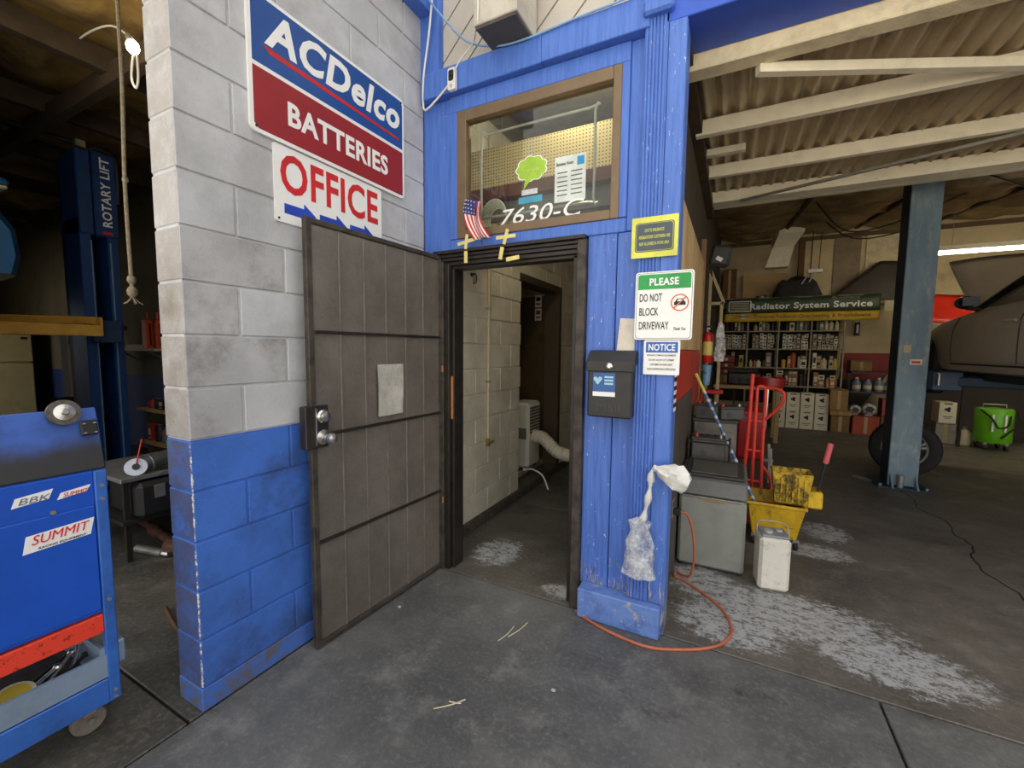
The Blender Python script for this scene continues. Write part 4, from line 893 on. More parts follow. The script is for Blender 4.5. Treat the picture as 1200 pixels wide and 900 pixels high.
for p in ((2.70, 5.58), (2.70, 6.70)): MB().cyl((*p, 1.24), (*p, 1.30), .06, n=14).build('lift_pad', M_RUBBER, o)
# ---- loose wheel behind the post
def wheel(lab, loc, rz, tilt=0):
    o = thing('spare_tire', lab, 'wheel', loc, rz)
    ax = Vector((math.sin(tilt), -math.cos(tilt), 0)); c_ = (0, 0, .335)
    ty = MB().lathe([(.215, -.10), (.27, -.115), (.318, -.10), (.335, -.07), (.335, .07), (.318, .10), (.27, .115), (.215, .10), (.215, -.10)], c_, (0, -1, 0), 36).build('tire', M_RUBBER, o, smooth=True, local=True)
    MB().lathe([(.218, -.09), (.218, .09), (.195, .085), (.18, .03), (.18, -.09)], c_, (0, -1, 0), 32).build('rim', mat('alloy', (172, 170, 164), .35, .6, .1, 10), o, smooth=True, local=True)
    for k in range(5):
        a = 2*math.pi*k/5+.3
        for da in (-.13, .13): MB().bar((.05*math.cos(a), -.075, .335+.05*math.sin(a)), (.195*math.cos(a+da), -.085, .335+.195*math.sin(a+da)), .030, .024, (0, 1, 0)).build('spoke', MATS['alloy'], o, local=True, bev=.004)
    MB().lathe([(.055, .05), (.05, .09), (.02, .098)], c_, (0, -1, 0), 16).build('hub', MATS['alloy'], o, smooth=True, local=True)
    MB().cyl((0, .0, .335), (0, .08, .335), .17, n=20).build('brake_void', M_INK, o, local=True)
wheel('loose car wheel standing on the floor behind the blue-grey lift post', (1.93, 6.75, 0), R(-14))
# ---- car raised on the lift
o = thing('raised_car', 'taupe car raised on the lift with its hood up', 'car', (3.0, 5.6, 1.28))
CP = mat('taupe_car_paint', (190, 176, 154), .28, .1, .06, 3, dirt=.12, dscale=2)
st = [(3.0, .10, 0), (3.4, .03, 0), (4.2, 0, .01), (5.2, 0, 0), (5.9, 0, -.02), (6.4, .0, -.06), (7.0, .03, -.12), (7.5, .12, -.20), (7.75, .30, -.28)]
sec = [(.14, 1.28), (.05, 1.31), (.015, 1.40), (.0, 1.56), (.005, 1.74), (.035, 1.86), (.09, 1.945)]
q = MB(); vs = []; n = len(sec)*2
for (y, ins_, dz) in st:
    ring = [(2.1+ins_+a, y, b+(dz*(b-1.28)/.66)) for a, b in sec]; ring += [(6.02-p[0], p[1], p[2]) for p in ring[::-1]]
    vs += ring
fs = []
for k in range(len(st)-1):
    for i in range(n):
        if i == len(sec)-1 and 5 <= k+1: continue     # open engine bay
        fs.append((k*n+i, k*n+(i+1) % n, (k+1)*n+(i+1) % n, (k+1)*n+i))
fs += [tuple(range(n)), tuple(range((len(st)-1)*n, len(st)*n))]
q.add(vs, fs); q.build('body', CP, o, smooth=True)
Bx(2.25, 3.77, 6.45, 7.4, 1.5, 1.62).build('engine', M_INK, o, bev=.04)
# front door panel line, handle and sill
MB().tube([(2.094, 6.22, 1.40), (2.088, 6.23, 1.56), (2.094, 6.22, 1.74), (2.128, 6.18, 1.86)], .004, 6, 3).build('door_gap', M_INK, o); MB().tube([(2.094, 5.03, 1.40), (2.089, 5.03, 1.56), (2.094, 5.03, 1.76), (2.128, 5.03, 1.87)], .004, 6, 3).build('door_gap', M_INK, o)
MB().box(2.088, 2.10, 4.2, 6.2, 1.37, 1.385).build('sill_trim', M_INK, o); MB().tube([(2.085, 5.25, 1.77), (2.065, 5.20, 1.775), (2.065, 5.12, 1.775), (2.085, 5.07, 1.77)], .011, 8, 3).build('door_handle', CP, o, smooth=True)
# cabin
for s in (0, 1):
    X_ = lambda x: x if s == 0 else 6.02-x
    MB().tube([(X_(2.19), 6.0, 1.93), (X_(2.23), 5.55, 2.09), (X_(2.28), 5.05, 2.25), (X_(2.34), 4.5, 2.40), (X_(2.36), 3.9, 2.45), (X_(2.34), 3.3, 2.36), (X_(2.22), 2.95, 2.05)], .032, 8, 4).build('roof_pillar', mat('gloss_black', (24, 24, 25), .2), o, smooth=True)
    MB().add([(X_(2.20), 5.95, 1.935), (X_(2.20), 3.2, 1.95), (X_(2.34), 3.4, 2.36), (X_(2.36), 3.9, 2.43), (X_(2.34), 4.5, 2.38), (X_(2.28), 5.05, 2.23)], [(0, 1, 2, 3, 4, 5)]).build('side_window', see_through('tinted_glass', (18, 20, 20), .55, .05), o)
q = MB(); q.grid(lambda u, v: (2.36+u*1.3, 3.3+v*1.25, 2.43+.05*math.sin(u*math.pi)-.07*abs(2*v-1)**3), 8, 6); q.build('roof', CP, o, smooth=True)
q = MB(); q.grid(lambda u, v: (2.24+u*1.54+(.5-u)*.14*v, 5.98-v*1.4, 1.95+.45*v+.04*math.sin(u*math.pi)), 8, 4); q.build('windshield', see_through('tinted_glass', (18, 20, 20), .55, .05), o, smooth=True)
q = MB(); q.grid(lambda u, v: (2.20+u*1.62, 6.12+v*.78-.10*v*v*(2*u-1)**2, 1.96+.60*v+.035*math.sin(u*math.pi)-.03*(2*u-1)**4), 12, 8); hd = q.build('hood', CP, o, smooth=True); sm = hd.modifiers.new('thickness', 'SOLIDIFY'); sm.thickness = .02; sm.offset = -1
mi = MB().ball((2.02, 5.80, 1.985), .075, .115, .065, 14); mr = mi.build('mirror', MATS['gloss_black'], o, smooth=True); MB().bar((2.05, 5.83, 1.93), (2.15, 5.85, 1.92), .05, .03).build('mirror_arm', M_INK, mr, bev=.006); Bx(1.965, 2.08, 5.69, 5.70, 1.945, 2.03).build('mirror_glass', MATS['gloss_black'], mr)
MB().cyl((2.085, 6.93, 1.33), (2.25, 6.93, 1.33), .33, n=28).build('wheel_well_shade', M_INK, o); MB().box(2.2, 3.8, 3.2, 7.4, 1.22, 1.29).build('underbody', M_INK, o, bev=.01)  # black disc stands for the shaded hollow of the wheel well
# ---- fluorescent fixture
o = thing('tube_light', 'lit fluorescent tube fixture hanging across the back of the right bay', 'light', (3.1, 8.0, 2.85))
Bx(2.30, 4.9, 7.93, 8.07, 2.885, 2.95).build('housing', M_PUR, o, bev=.004)
MB().cyl((2.32, 8.0, 2.86), (4.88, 8.0, 2.86), .019, n=10).build('tube', mat('lit_tube', (255, 244, 214), .4, emit=22), o)
for x in (2.6, 4.6): MB().cyl((x, 8.0, 2.95), (x, 8.0, 3.6), .003, n=5).build('hanger', M_STEEL, o)
for x in (2.31, 4.89): Bx(x-.012, x+.012, 7.97, 8.03, 2.835, 2.89).build('socket', M_WHITE, o)
o = thing('tube_light', 'lit fluorescent tube fixture over the raised car', 'light', (5.4, 5.8, 2.9))  # unseen fixture added to brighten the right bay
Bx(4.2, 6.6, 5.73, 5.87, 2.925, 2.99).build('housing', M_PUR, o, bev=.004)
MB().cyl((4.22, 5.8, 2.90), (6.58, 5.8, 2.90), .019, n=10).build('tube', MATS['lit_tube'], o)
for x in (4.4, 6.4): MB().cyl((x, 5.8, 2.99), (x, 5.8, 3.3), .003, n=5).build('hanger', M_STEEL, o)
# ---- banner
o = thing('banner', 'green and yellow radiator service banner hung across the parts shelves', 'banner', (1.09, 9.95, 2.09))
def wav(x, z): return 9.95-.012*math.sin(x*9)-.006*math.sin(x*21+z*8)
BG = mat('banner_green', (58, 74, 48), .5, 0, .15, 5); BY = mat('banner_yellow', (222, 184, 40), .5, 0, .1, 6)
for nm, z0, z1, mt in (('green_cloth', 2.26, 2.555, BG), ('yellow_cloth', 2.09, 2.26, BY)):
    q = MB(); q.grid(lambda u, v: (-.17+u*2.52, wav(-.17+u*2.52, z0), z0+v*(z1-z0)), 60, 3); p_ = q.build(nm, mt, o, smooth=True); p_.modifiers.new('thickness', 'SOLIDIFY').thickness = .003
text('Radiator System Service', (1.26, 9.928, 2.375), XP, ZP, 1.95, .155, M_WHITE, o, .03); text('Brothers', (1.83, 9.928, 2.515), XP, ZP, .42, .045, mat('faded_print', (150, 146, 110), .6), o, .01, .2)
text('Prevents Radiator Overheating & Breakdowns', (1.30, 9.928, 2.178), XP, ZP, 1.85, .085, mat('banner_print', (120, 76, 40), .6), o, .006)
ra = MB(); 
for a, b in (((-.09, 2.30), (-.09, 2.50)), ((-.09, 2.50), (.30, 2.50)), ((.30, 2.50), (.30, 2.30)), ((.30, 2.30), (-.09, 2.30))): ra.bar((a[0], 9.928, a[1]), (b[0], 9.928, b[1]), .004, .02, (0, -1, 0) if False else (0, 0, 1) if a[1] == b[1] else (1, 0, 0))
ra.build('radiator_frame', M_WHITE, o)
for k in range(5): Bx(-.06, .27, 9.926, 9.930, 2.33+k*.032, 2.345+k*.032).build('radiator_fin', mat('print_pale', (206, 204, 176), .6), o)
for a, b in (((-.05, 2.15), (.40, 2.23)), ((-.05, 2.23), (.40, 2.16))): MB().bar((a[0], 9.928, a[1]), (b[0], 9.928, b[1]), .004, .016, (0, 0, 1)).build('crossed_tool', mat('print_tan', (190, 130, 80), .6), o)
MB().prism(blob_poly(.055, 8, .1, .8), (.17, 9.930, 2.195), XP, ZP, .004).build('emblem', M_WHITE, o)
MB().cyl((-.2, 9.96, 2.56), (2.42, 9.96, 2.55), .012, n=8).build('rail', M_STEEL, o)
for x in (-.2, .82, 1.88): Bx(x-.01, x+.01, 9.96, 10.05, 2.44, 2.56).build('standoff', M_STEEL, o)
# ---- parts shelving
sh = thing('parts_shelving', 'long grey steel shelving full of small car parts along the back wall', 'shelving', (.82, 10.25, 0))
M_SH = mat('shelf_steel', (150, 138, 112), .5, .3, .12, 6)
LV = [.81, 1.17, 1.55, 1.91, 2.42]
Bx(-.26, 1.90, 10.49, 10.51, .4, 2.5).build('dark_backing', mat('dark_backing_tone', (52, 44, 34), .9), sh)  # dark sheet added so the depth behind the packs stays dark
for z in LV: Bx(-.25, 1.90, 10.05, 10.50, z-.022, z).build('shelf', M_SH, sh)
for x in (-.25, .28, .82, 1.36, 1.88):
    for y in (10.05, 10.48): Bx(x-.012, x+.012, y-.012, y+.012, 0, 2.5).build('upright', M_SH, sh)
PAL = {'white': (226, 220, 204), 'cream': (206, 194, 160), 'brown': (138, 98, 62), 'black': (38, 36, 34), 'grey': (120, 116, 108), 'red': (160, 32, 30), 'tan': (178, 150, 108), 'yellow': (200, 170, 60), 'orange': (176, 92, 44)}
PM = {k: mat('pack_'+k, v, .55, 0, .10, 30) for k, v in PAL.items()}
PC = {}
def prod(kind, col, w_, d_, h_):
    key = (kind, col, round(w_, 2), round(h_, 2))
    if key in PC: return PC[key]
    if kind == 'carton':
        q = MB().box(-w_/2, w_/2, -d_/2, d_/2, 0, h_); q.cur = 1; q.box(-w_*.32, w_*.32, -d_/2-.0015, -d_/2, h_*.35, h_*.72); q.box(-w_*.2, w_*.2, -d_/2-.0015, -d_/2, h_*.12, h_*.2); me = q.mesh('carton')
        mats = [PM[col], PM['black' if col in ('white', 'cream', 'tan', 'yellow') else 'cream']]
    elif kind == 'bottle':
        r = w_/2; q = MB().lathe([(r*.95, 0), (r, h_*.05), (r, h_*.62), (r*.45, h_*.78), (r*.42, h_*.86)], n=12); q.cur = 1; q.cyl((0, 0, h_*.86), (0, 0, h_), r*.48, n=10); me = q.mesh('bottle'); mats = [PM[col], PM['red' if col == 'black' else 'black']]
        for p in me.polygons: p.use_smooth = True
    else:
        r = w_/2; q = MB().lathe([(r*.96, 0), (r, h_*.04), (r, h_*.9), (r*.85, h_*.94)], n=12); q.cur = 1; q.cyl((0, 0, h_*.94), (0, 0, h_), r*.6, n=10); me = q.mesh('can'); mats = [PM[col], PM['grey']]
        for p in me.polygons: p.use_smooth = True
    for m_ in mats: me.materials.append(m_)
    PC[key] = me; return me
NAMES = {'carton': 'carton', 'bottle': 'bottle', 'can': 'spray can'}
ORD = ['first','second','third','fourth','fifth','sixth','seventh','eighth','ninth','tenth','eleventh','twelfth','thirteenth','fourteenth','fifteenth','sixteenth','seventeenth','eighteenth','nineteenth','twentieth','twenty-first','twenty-second','twenty-third','twenty-fourth','twenty-fifth','twenty-sixth','twenty-seventh','twenty-eighth','twenty-ninth','thirtieth','thirty-first','thirty-second','thirty-third','thirty-fourth','thirty-fifth']
def put(kind, col, x, y, z, w_, d_, h_, where, grp):
    ob = bpy.data.objects.new({'carton': 'part_carton', 'bottle': 'bottle', 'can': 'spray_can'}[kind], prod(kind, col, w_, d_, h_)); COL.objects.link(ob); ob.location = (x, y, z)
    ob.rotation_euler = (0, 0, rng.uniform(-.06, .06)) if kind == 'carton' else (0, 0, 0)
    tag(ob, f'{col} {NAMES[kind]} {where}', 'carton' if kind == 'carton' else NAMES[kind].split()[-1], grp)
UPR = (-.25, .28, .82, 1.36, 1.88)
x = -.20; si = 0                                             # second shelf: narrow stacks
while x < 1.80:
    w_ = rng.choice((.05, .06, .065)); z = 1.55; col = rng.choice(('white', 'white', 'white', 'cream', 'cream', 'grey', 'brown', 'tan'))
    if min(abs(x-u) for u in UPR) > .045 and si < len(ORD)-1:
        lv = 0
        while True:
            h_ = rng.choice((.06, .075, .085))
            if z+h_ > 1.865: break
            put('carton', col if rng.random() < .75 else rng.choice(('black', 'white', 'grey')), x, 10.10+rng.uniform(-.015, .015), z, w_, .10, h_, f'{ORD[lv]} up in the {ORD[si]} stack on the second shelf', 'stacked cartons on the second shelf'); z += h_; lv += 1
        si += 1
    x += w_+rng.choice((.004, .008, .014))
x = -.19; si = 0                                             # row under the banner
while x < 1.80:
    w_ = rng.choice((.05, .065, .08)); kd = rng.choice(('bottle', 'can', 'carton')); col = rng.choice(('white', 'grey', 'black', 'cream', 'red', 'tan', 'grey'))
    if min(abs(x-u) for u in UPR) > .05 and si < len(ORD): put(kd, col, x, 10.10, 1.91, w_, .08, rng.choice((.16, .2, .24)), f'{ORD[si]} from the left in the row under the banner', 'packs in the row under the banner'); si += 1
    x += w_+.010
for (z, shelf, grp, hs) in ((1.17, 'third shelf', 'packs on the third shelf', (.17, .24, .30)), (.81, 'lowest shelf', 'packs on the lowest shelf', (.15, .22, .28))):
    x = (-.19 if z > 1 else .34); si = 0
    while x < 1.8:
        w_ = rng.choice((.06, .08, .10)); kd = rng.choice(('bottle', 'can', 'carton', 'carton')); col = rng.choice(('white', 'grey', 'black', 'cream', 'brown', 'white', 'tan', 'orange', 'grey', 'yellow'))
        if z < 1: col = rng.choice(('black', 'grey', 'brown', 'orange', 'cream', 'tan'))
        if min(abs(x-u) for u in UPR) > .06:
            h_ = rng.choice(hs); put(kd, col, x, 10.11, z, w_, .10, h_, f'{ORD[si]} from the left on the {shelf}', grp)
            if kd == 'carton' and h_ < .23: put('carton', rng.choice(('white', 'cream', 'grey', 'brown')), x, 10.11, z+h_, w_, .10, .08, f'on top of the {ORD[si]} pack on the {shelf}', grp)
            si += 1
        x += w_+.008
# ---- white antifreeze cartons on the floor
WCN = mat('white_carton', (222, 214, 190), .7, 0, .06, 6)
def big_carton(x, y, z, lab, grp='white jug cartons on the floor'):
    o = thing('jug_carton', lab, 'carton', (x, y, z), 0, grp); w_ = .215
    Bx(x-w_/2, x+w_/2, y, y+.30, z, z+.345).build('box', WCN, o, bev=.004)
    MB().prism(blob_poly(.036, 3, .6, 1), (x, y-.0005, z+.225), XP, ZP, .001).build('emblem', M_INK, o)
    Bx(x-.06, x+.06, y-.001, y, z+.10, z+.115).build('print_line', MATS['print_grey'], o); Bx(x-.035, x+.035, y-.001, y, z+.072, z+.082).build('print_line', MATS['print_grey'], o)
    Bx(x-.05, x+.05, y-.0015, y, z+.31, z+.328).build('handle_slot', M_INK, o)
for i, x in enumerate((.88, 1.11, 1.34, 1.57)):
    big_carton(x, 9.80, 0, ('bottom white jug carton nearest the hand truck', 'bottom white jug carton, second from the hand truck', 'bottom white jug carton, third from the hand truck', 'bottom white jug carton beside the brown boxes')[i])
    big_carton(x, 9.81, .346, ('top white jug carton nearest the hand truck', 'top white jug carton, second from the hand truck', 'top white jug carton, third from the hand truck', 'top white jug carton beside the brown boxes')[i])
def cbox(x0, x1, y, dep, z0, z1, lab, mt=M_CARD, nm='cardboard_box'):
    o = thing(nm, lab, 'box', ((x0+x1)/2, y+dep/2, z0)); Bx(x0, x1, y, y+dep, z0, z1).build('box', mt, o, bev=.004)
    Bx(x0+.01, x1-.01, y-.002, y, z1-.02, z1-.012).build('flap_edge', M_INK, o); Bx((x0+x1)/2-.025, (x0+x1)/2+.025, y-.001, y+.001, z0+.02, z1-.02).build('tape', MATS['pack_tan'], o)
    return o
cbox(1.71, 1.99, 9.72, .3, 0, .32, 'olive brown cardboard box on the floor beside the white cartons', mat('olive_card', (126, 100, 52), .8)); cbox(1.69, 2.01, 9.71, .3, .321, .41, 'flat tan carton lid box on the olive brown box', mat('tan_card', (172, 132, 80), .8)); cbox(1.68, 1.95, 9.74, .28, .411, .80, 'brown cardboard box on top of the flat tan carton')
cbox(2.03, 2.41, 9.70, .3, 0, .34, 'orange red cardboard box on the floor under the engine parts', mat('orange_card', (168, 74, 44), .7)); cbox(2.43, 2.60, 9.72, .3, 0, .36, 'dark brown box next to the orange red box', mat('dark_card', (112, 74, 40), .8))
cbox(2.45, 2.66, 9.78, .25, .361, .66, 'red box on top of the dark brown box', M_DKRED)
cbox(2.02, 2.34, 10.1, .3, 1.14, 1.34, 'cardboard box in front of the red wall band', M_CARD)
# low shelf with blue jugs and engine parts
o = thing('low_shelf', 'low dark steel shelf with jugs right of the white cartons', 'shelf', (2.25, 9.95, 0)); Bx(1.99, 2.62, 9.84, 10.2, .74, .77).build('board', M_BLACK, o); Bx(1.99, 2.62, 9.84, 10.2, 1.11, 1.138).build('board', M_BLACK, o)
for x in (2.0, 2.61):
    for y in (10.03, 10.19): Bx(x-.012, x+.012, y-.012, y+.012, 0.42, 1.14).build('upright', M_BLACK, o)
JG = mat('smoky_blue_plastic', (110, 124, 146), .3, 0, .1, 9)
for i, x in enumerate((2.09, 2.25, 2.41, 2.55)):
    j = thing('jug', ('smoky blue jug at the left end of the low shelf', 'smoky blue jug second on the low shelf', 'smoky blue jug third on the low shelf', 'smoky blue jug at the right end of the low shelf')[i], 'jug', (x, 9.92, .77), 0, 'jugs on the low shelf')
    MB().lathe([(.055, 0), (.062, .02), (.062, .15), (.03, .22), (.022, .235)], (x, 9.92, .77), n=14).build('body', JG, j, smooth=True); MB().cyl((x, 9.92, 1.005), (x, 9.92, 1.03), .024, n=10).build('cap', PM['black'] if i % 2 else PM['white'], j)
    MB().lathe([(.0635, .05), (.0635, .12), (.063, .12)], (x, 9.92, .77), n=14).build('label_band', PM['cream'], j)
AL = mat('cast_alloy', (176, 170, 156), .4, .5, .15, 10)
for x, s, lab in ((2.07, .09, 'steel alternator on the orange red box, left'), (2.27, .11, 'pale cast alternator on the orange red box, right')):
    e = thing('alternator', lab, 'engine part', (x, 9.83, .345)); MB().lathe([(s*.5, 0), (s, .02), (s*1.05, .08), (s*.9, .14), (s*.4, .15)], (x, 9.90, .345+s*1.06), (0, -1, 0), 16).build('housing', AL, e, smooth=True)
    MB().lathe([(s*.5, .15), (s*.5, .18), (s*.2, .18)], (x, 9.90, .345+s*1.06), (0, -1, 0), 14).build('pulley', M_BLACK, e); Bx(x-s*.5, x+s*.5, 9.78, 9.88, .343, .36).build('foot', AL, e)
    for k in range(6): a = k*math.pi/3; MB().obox((x+s*.7*math.cos(a), 9.752, .345+s*1.06+s*.7*math.sin(a)), (.02, .01, .012), (0, -a, 0)).build('vent_slot', M_INK, e)
# ---- stuff on top of the shelving
cbox(-.24, .02, 10.12, .35, 2.421, 3.20, 'tall dark brown cabinet box on top of the shelving', mat('dark_brown_board', (104, 70, 34), .7), 'brown_box')
Bx_ = Bx(.14, .95, 10.40, 10.43, 2.42, 3.10).build('cardboard_sheet', mat('kraft_panel', (184, 152, 104), .8, 0, .06, 3)); tag(solo(Bx_), 'large tan cardboard panel standing on the shelving', 'panel')
cbox(.03, .13, 10.10, .2, 2.421, 2.60, 'small red box beside the dark brown cabinet box', M_RED, 'red_box')
def heap(x0, x1, y, dep, z0, h_, lab, mt, nm='black_bag', seed=1):
    rr = random.Random(seed); ph = [rr.uniform(0, 6) for _ in range(4)]; q = MB()
    def f(u, v):
        e = min(u, 1-u)*5; e2 = min(v, 1-v)*5; k = min(1, max(0, e))*min(1, max(0, e2))
        return (x0+u*(x1-x0), y+v*dep, z0+h_*k*(.75+.2*math.sin(5*u+ph[0])+.12*math.sin(11*u+ph[1]+4*v)))
    q.grid(f, 18, 10); q.box(x0+.01, x1-.01, y+.01, y+dep-.01, z0, z0+.01); return tag(solo(q.build(nm, mt, smooth=True)), lab, 'bag')
BB = mat('black_film', (34, 30, 27), .4, 0, .2, 12, bump=.8, bscale=14)
heap(.60, 1.62, 10.06, .3, 2.425, .55, 'black bagged bundle on top of the shelving behind the banner', BB, seed=2)
hd_ = thing('stored_hood', 'dark grey car panel stored upright on the right end of the shelving', 'car panel', (2.35, 10.3, 2.42)); q = MB(); q.grid(lambda u, v: (1.75+u*1.05+.0*v, 10.28+.1*v+.05*math.sin(u*3), 2.44+v*(.15+.62*min(1, u*1.6))-.12*max(0, u-.7)), 16, 8); pp = q.build('panel', mat('dark_grey_panel', (70, 62, 54), .5, 0, .15, 4), hd_, smooth=True); pp.modifiers.new('thickness', 'SOLIDIFY').thickness = .015
Bx(1.93, 2.85, 10.1, 10.45, 2.40, 2.44).build('support_shelf', M_SH, hd_); Bx(2.43, 2.7, 10.04, 10.05, 2.25, 2.44).build('tag_board', PM['cream'], hd_)
for i, (x, z) in enumerate(((.42, 2.425), (.50, 2.425), (.58, 2.425))):
    put('can', ('black', 'white', 'grey')[i], x, 10.09, z, .06, .06, .2, 'on top of the shelving behind the banner', None)
# suspended white hook light and its wires
o = thing('hanging_lamp', 'white hanging shop lamp on two long cords above the banner', 'lamp', (1.33, 10.0, 2.98)); 
for x in (1.27, 1.40): MB().cyl((x, 9.98, 3.07), (x+.01, 9.98, 3.84), .006, n=6).build('cord', M_INK, o)
Bx(1.22, 1.46, 9.93, 10.03, 3.0, 3.07).build('body', M_WHITE, o, bev=.01); MB().bar((1.25, 9.98, 3.0), (1.14, 9.98, 2.80), .02, .02).build('arm', M_STEEL, o); MB().bar((1.33, 9.98, 3.0), (1.26, 9.98, 2.83), .02, .02).build('arm', M_STEEL, o)
# sheet metal duct
o = thing('sheet_duct', 'bent cream sheet metal duct over the parts shelving', 'duct', (.75, 10.3, 3.1))
for (p, nm, mt) in ((((.50, 9.95, 3.12), (.88, 9.95, 3.12), (.96, 9.95, 3.50), (.61, 9.95, 3.50)), 'lower_panel', M_PUR), (((.61, 9.95, 3.50), (.96, 9.95, 3.50), (1.10, 9.65, 3.72), (.69, 9.65, 3.72)), 'middle_panel', M_PUR), (((.69, 9.65, 3.72), (1.10, 9.65, 3.72), (1.10, 9.60, 3.84), (.69, 9.60, 3.84)), 'upper_panel', M_PUR)):
    q = MB().add(p, [(0, 1, 2, 3)]); e = q.build(nm, mt, o); md = e.modifiers.new('thickness', 'SOLIDIFY'); md.thickness = .22; md.offset = -1
Bx(1.12, 1.22, 10.45, 10.58, 2.6, 3.72).build('brown_post', MATS['dark_brown_board'], o)
# small white tag fixture on the wall right of the shelves
o = thing('wall_tube', 'small white emergency light on the wall right of the banner', 'light', (2.16, 10.55, 1.85)); Bx(2.13, 2.20, 10.52, 10.585, 1.82, 2.08).build('housing', M_INK, o, bev=.006); Bx(2.15, 2.18, 10.51, 10.52, 1.87, 2.03).build('diffuser', M_WHITE, o)
q = MB().prism([(-.35, -1.0), (.2, -1.0), (.9, 1.0), (.75, 1.05)], (2.45, 10.55, 1.0), XP, ZP, -.02); tag(solo(q.build('brown_sheet', mat('clear_brown_sheet', (130, 108, 76), .3, 0, .1, 5))), 'slanted brown sheet leaning on the back wall beside the lift post', 'sheet')
# red hood seen between lift post and car
q = MB(); q.grid(lambda u, v: (2.66+u*.75, 9.0+.3*v+.12*math.sin(u*2.5), 1.98+v*.48-.06*u), 10, 6); 
o = thing('stored_fender', 'red car fender stored behind the raised car', 'car panel', (3.0, 9.1, 1.5)); e = q.build('panel', mat('red_car_paint', (190, 44, 30), .3, 0, .1, 4), o, smooth=True); e.modifiers.new('thickness', 'SOLIDIFY').thickness = .02
for x in (2.75, 3.3): MB().cyl((x, 9.25, 0), (x, 9.25, 2.1), .02, n=8).build('stand_leg', M_BLACK, o)
# ---- green tank and cartons under the car
o = thing('green_tank', 'bright green wheeled recycling tank under the raised car', 'tank', (3.69, 9.3, 0))
GT = mat('lime_tank', (110, 190, 30), .35, 0, .08, 6)
MB().lathe([(.20, 0), (.215, .02), (.215, .50), (.20, .53), (.05, .545)], (3.69, 9.3, .11), n=26).build('barrel', GT, o, smooth=True)
MB().tube([(3.50, 9.2, .62), (3.58, 9.05, .50), (3.66, 9.06, .36), (3.76, 9.06, .40), (3.78, 9.06, .55)], .012, 8, 4).build('hose', M_RUBBER, o, smooth=True); MB().tube([(3.90, 9.2, .62), (3.88, 9.06, .45), (3.78, 9.07, .30), (3.70, 9.07, .20)], .014, 8, 4).build('hose', M_RUBBER, o, smooth=True)
for x in (3.60, 3.74): Bx(x-.012, x+.012, 9.07, 9.09, .30, .56).build('gauge_tube', M_WHITE, o)
MB().tube([(3.56, 9.3, .64), (3.56, 9.3, .70), (3.82, 9.3, .70), (3.82, 9.3, .64)], .012, 8, 0).build('handle', M_STEEL, o)
for a in range(4):
    x, y = 3.69+.17*math.cos(a*1.57+.78), 9.3+.17*math.sin(a*1.57+.78); MB().cyl((x-.015, y, .045), (x+.015, y, .045), .045, n=12).build('caster', M_BLACK, o); Bx(x-.02, x+.02, y-.02, y+.02, .06, .12).build('caster_fork', M_STEEL, o)
big_carton(3.21, 9.45, .34, 'white jug carton standing on grey parts under the car', None)
cbox(3.08, 3.33, 9.45, .3, 0, .338, 'grey parts crate below the single white jug carton', mat('grey_crate', (140, 136, 126), .7), 'parts_crate')
o = thing('gas_canister', 'pale round canister beside the grey parts crate', 'canister', (3.43, 9.45, 0)); MB().lathe([(.07, 0), (.085, .02), (.085, .20), (.05, .25), (.03, .26)], (3.43, 9.45, 0), n=16).build('body', PM['cream'], o, smooth=True); MB().cyl((3.43, 9.45, .26), (3.43, 9.45, .30), .03, n=10).build('valve', M_STEEL, o)
cbox(4.35, 4.6, 9.3, .25, .0, .26, 'white box on the floor at the right edge beside the green tank', PM['white'], 'white_box')
# steel floor rail pieces near the post
o = thing('floor_jack_bar', 'short steel bar lying at the foot of the lift post', 'bar', (1.43, 6.2, 0)); MB().bar((1.38, 6.26, .014), (1.50, 6.14, .014), .03, .025).build('bar', M_STEEL, o); MB().cyl((1.375, 6.265, .014), (1.36, 6.28, .014), .018, n=8).build('end_knob', M_STEEL, o)
# work light & frames stacked at the partition end, upper left of the bay
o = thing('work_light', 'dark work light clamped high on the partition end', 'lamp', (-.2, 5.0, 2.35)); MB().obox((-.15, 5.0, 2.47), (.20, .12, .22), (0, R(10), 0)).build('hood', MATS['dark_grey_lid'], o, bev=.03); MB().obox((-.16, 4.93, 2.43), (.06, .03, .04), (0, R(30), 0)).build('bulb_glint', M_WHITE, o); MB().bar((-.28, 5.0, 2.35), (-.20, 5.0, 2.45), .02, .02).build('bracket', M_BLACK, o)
o = thing('wooden_trestle', 'pale wooden frame leaning behind the partition end', 'frame', (-.2, 5.1, 1.9)); 
for a, b in (((-.24, 5.15, 2.35), (-.10, 5.15, 2.0)), ((-.24, 5.15, 2.0), (-.10, 5.15, 2.0)), ((-.24, 5.15, 2.35), (-.24, 5.15, 0)), ((-.12, 5.15, 2.0), (-.12, 5.15, 0))): MB().bar(a, b, .03, .03).build('frame_bar', mat('pale_wood', (176, 156, 118), .7), o)
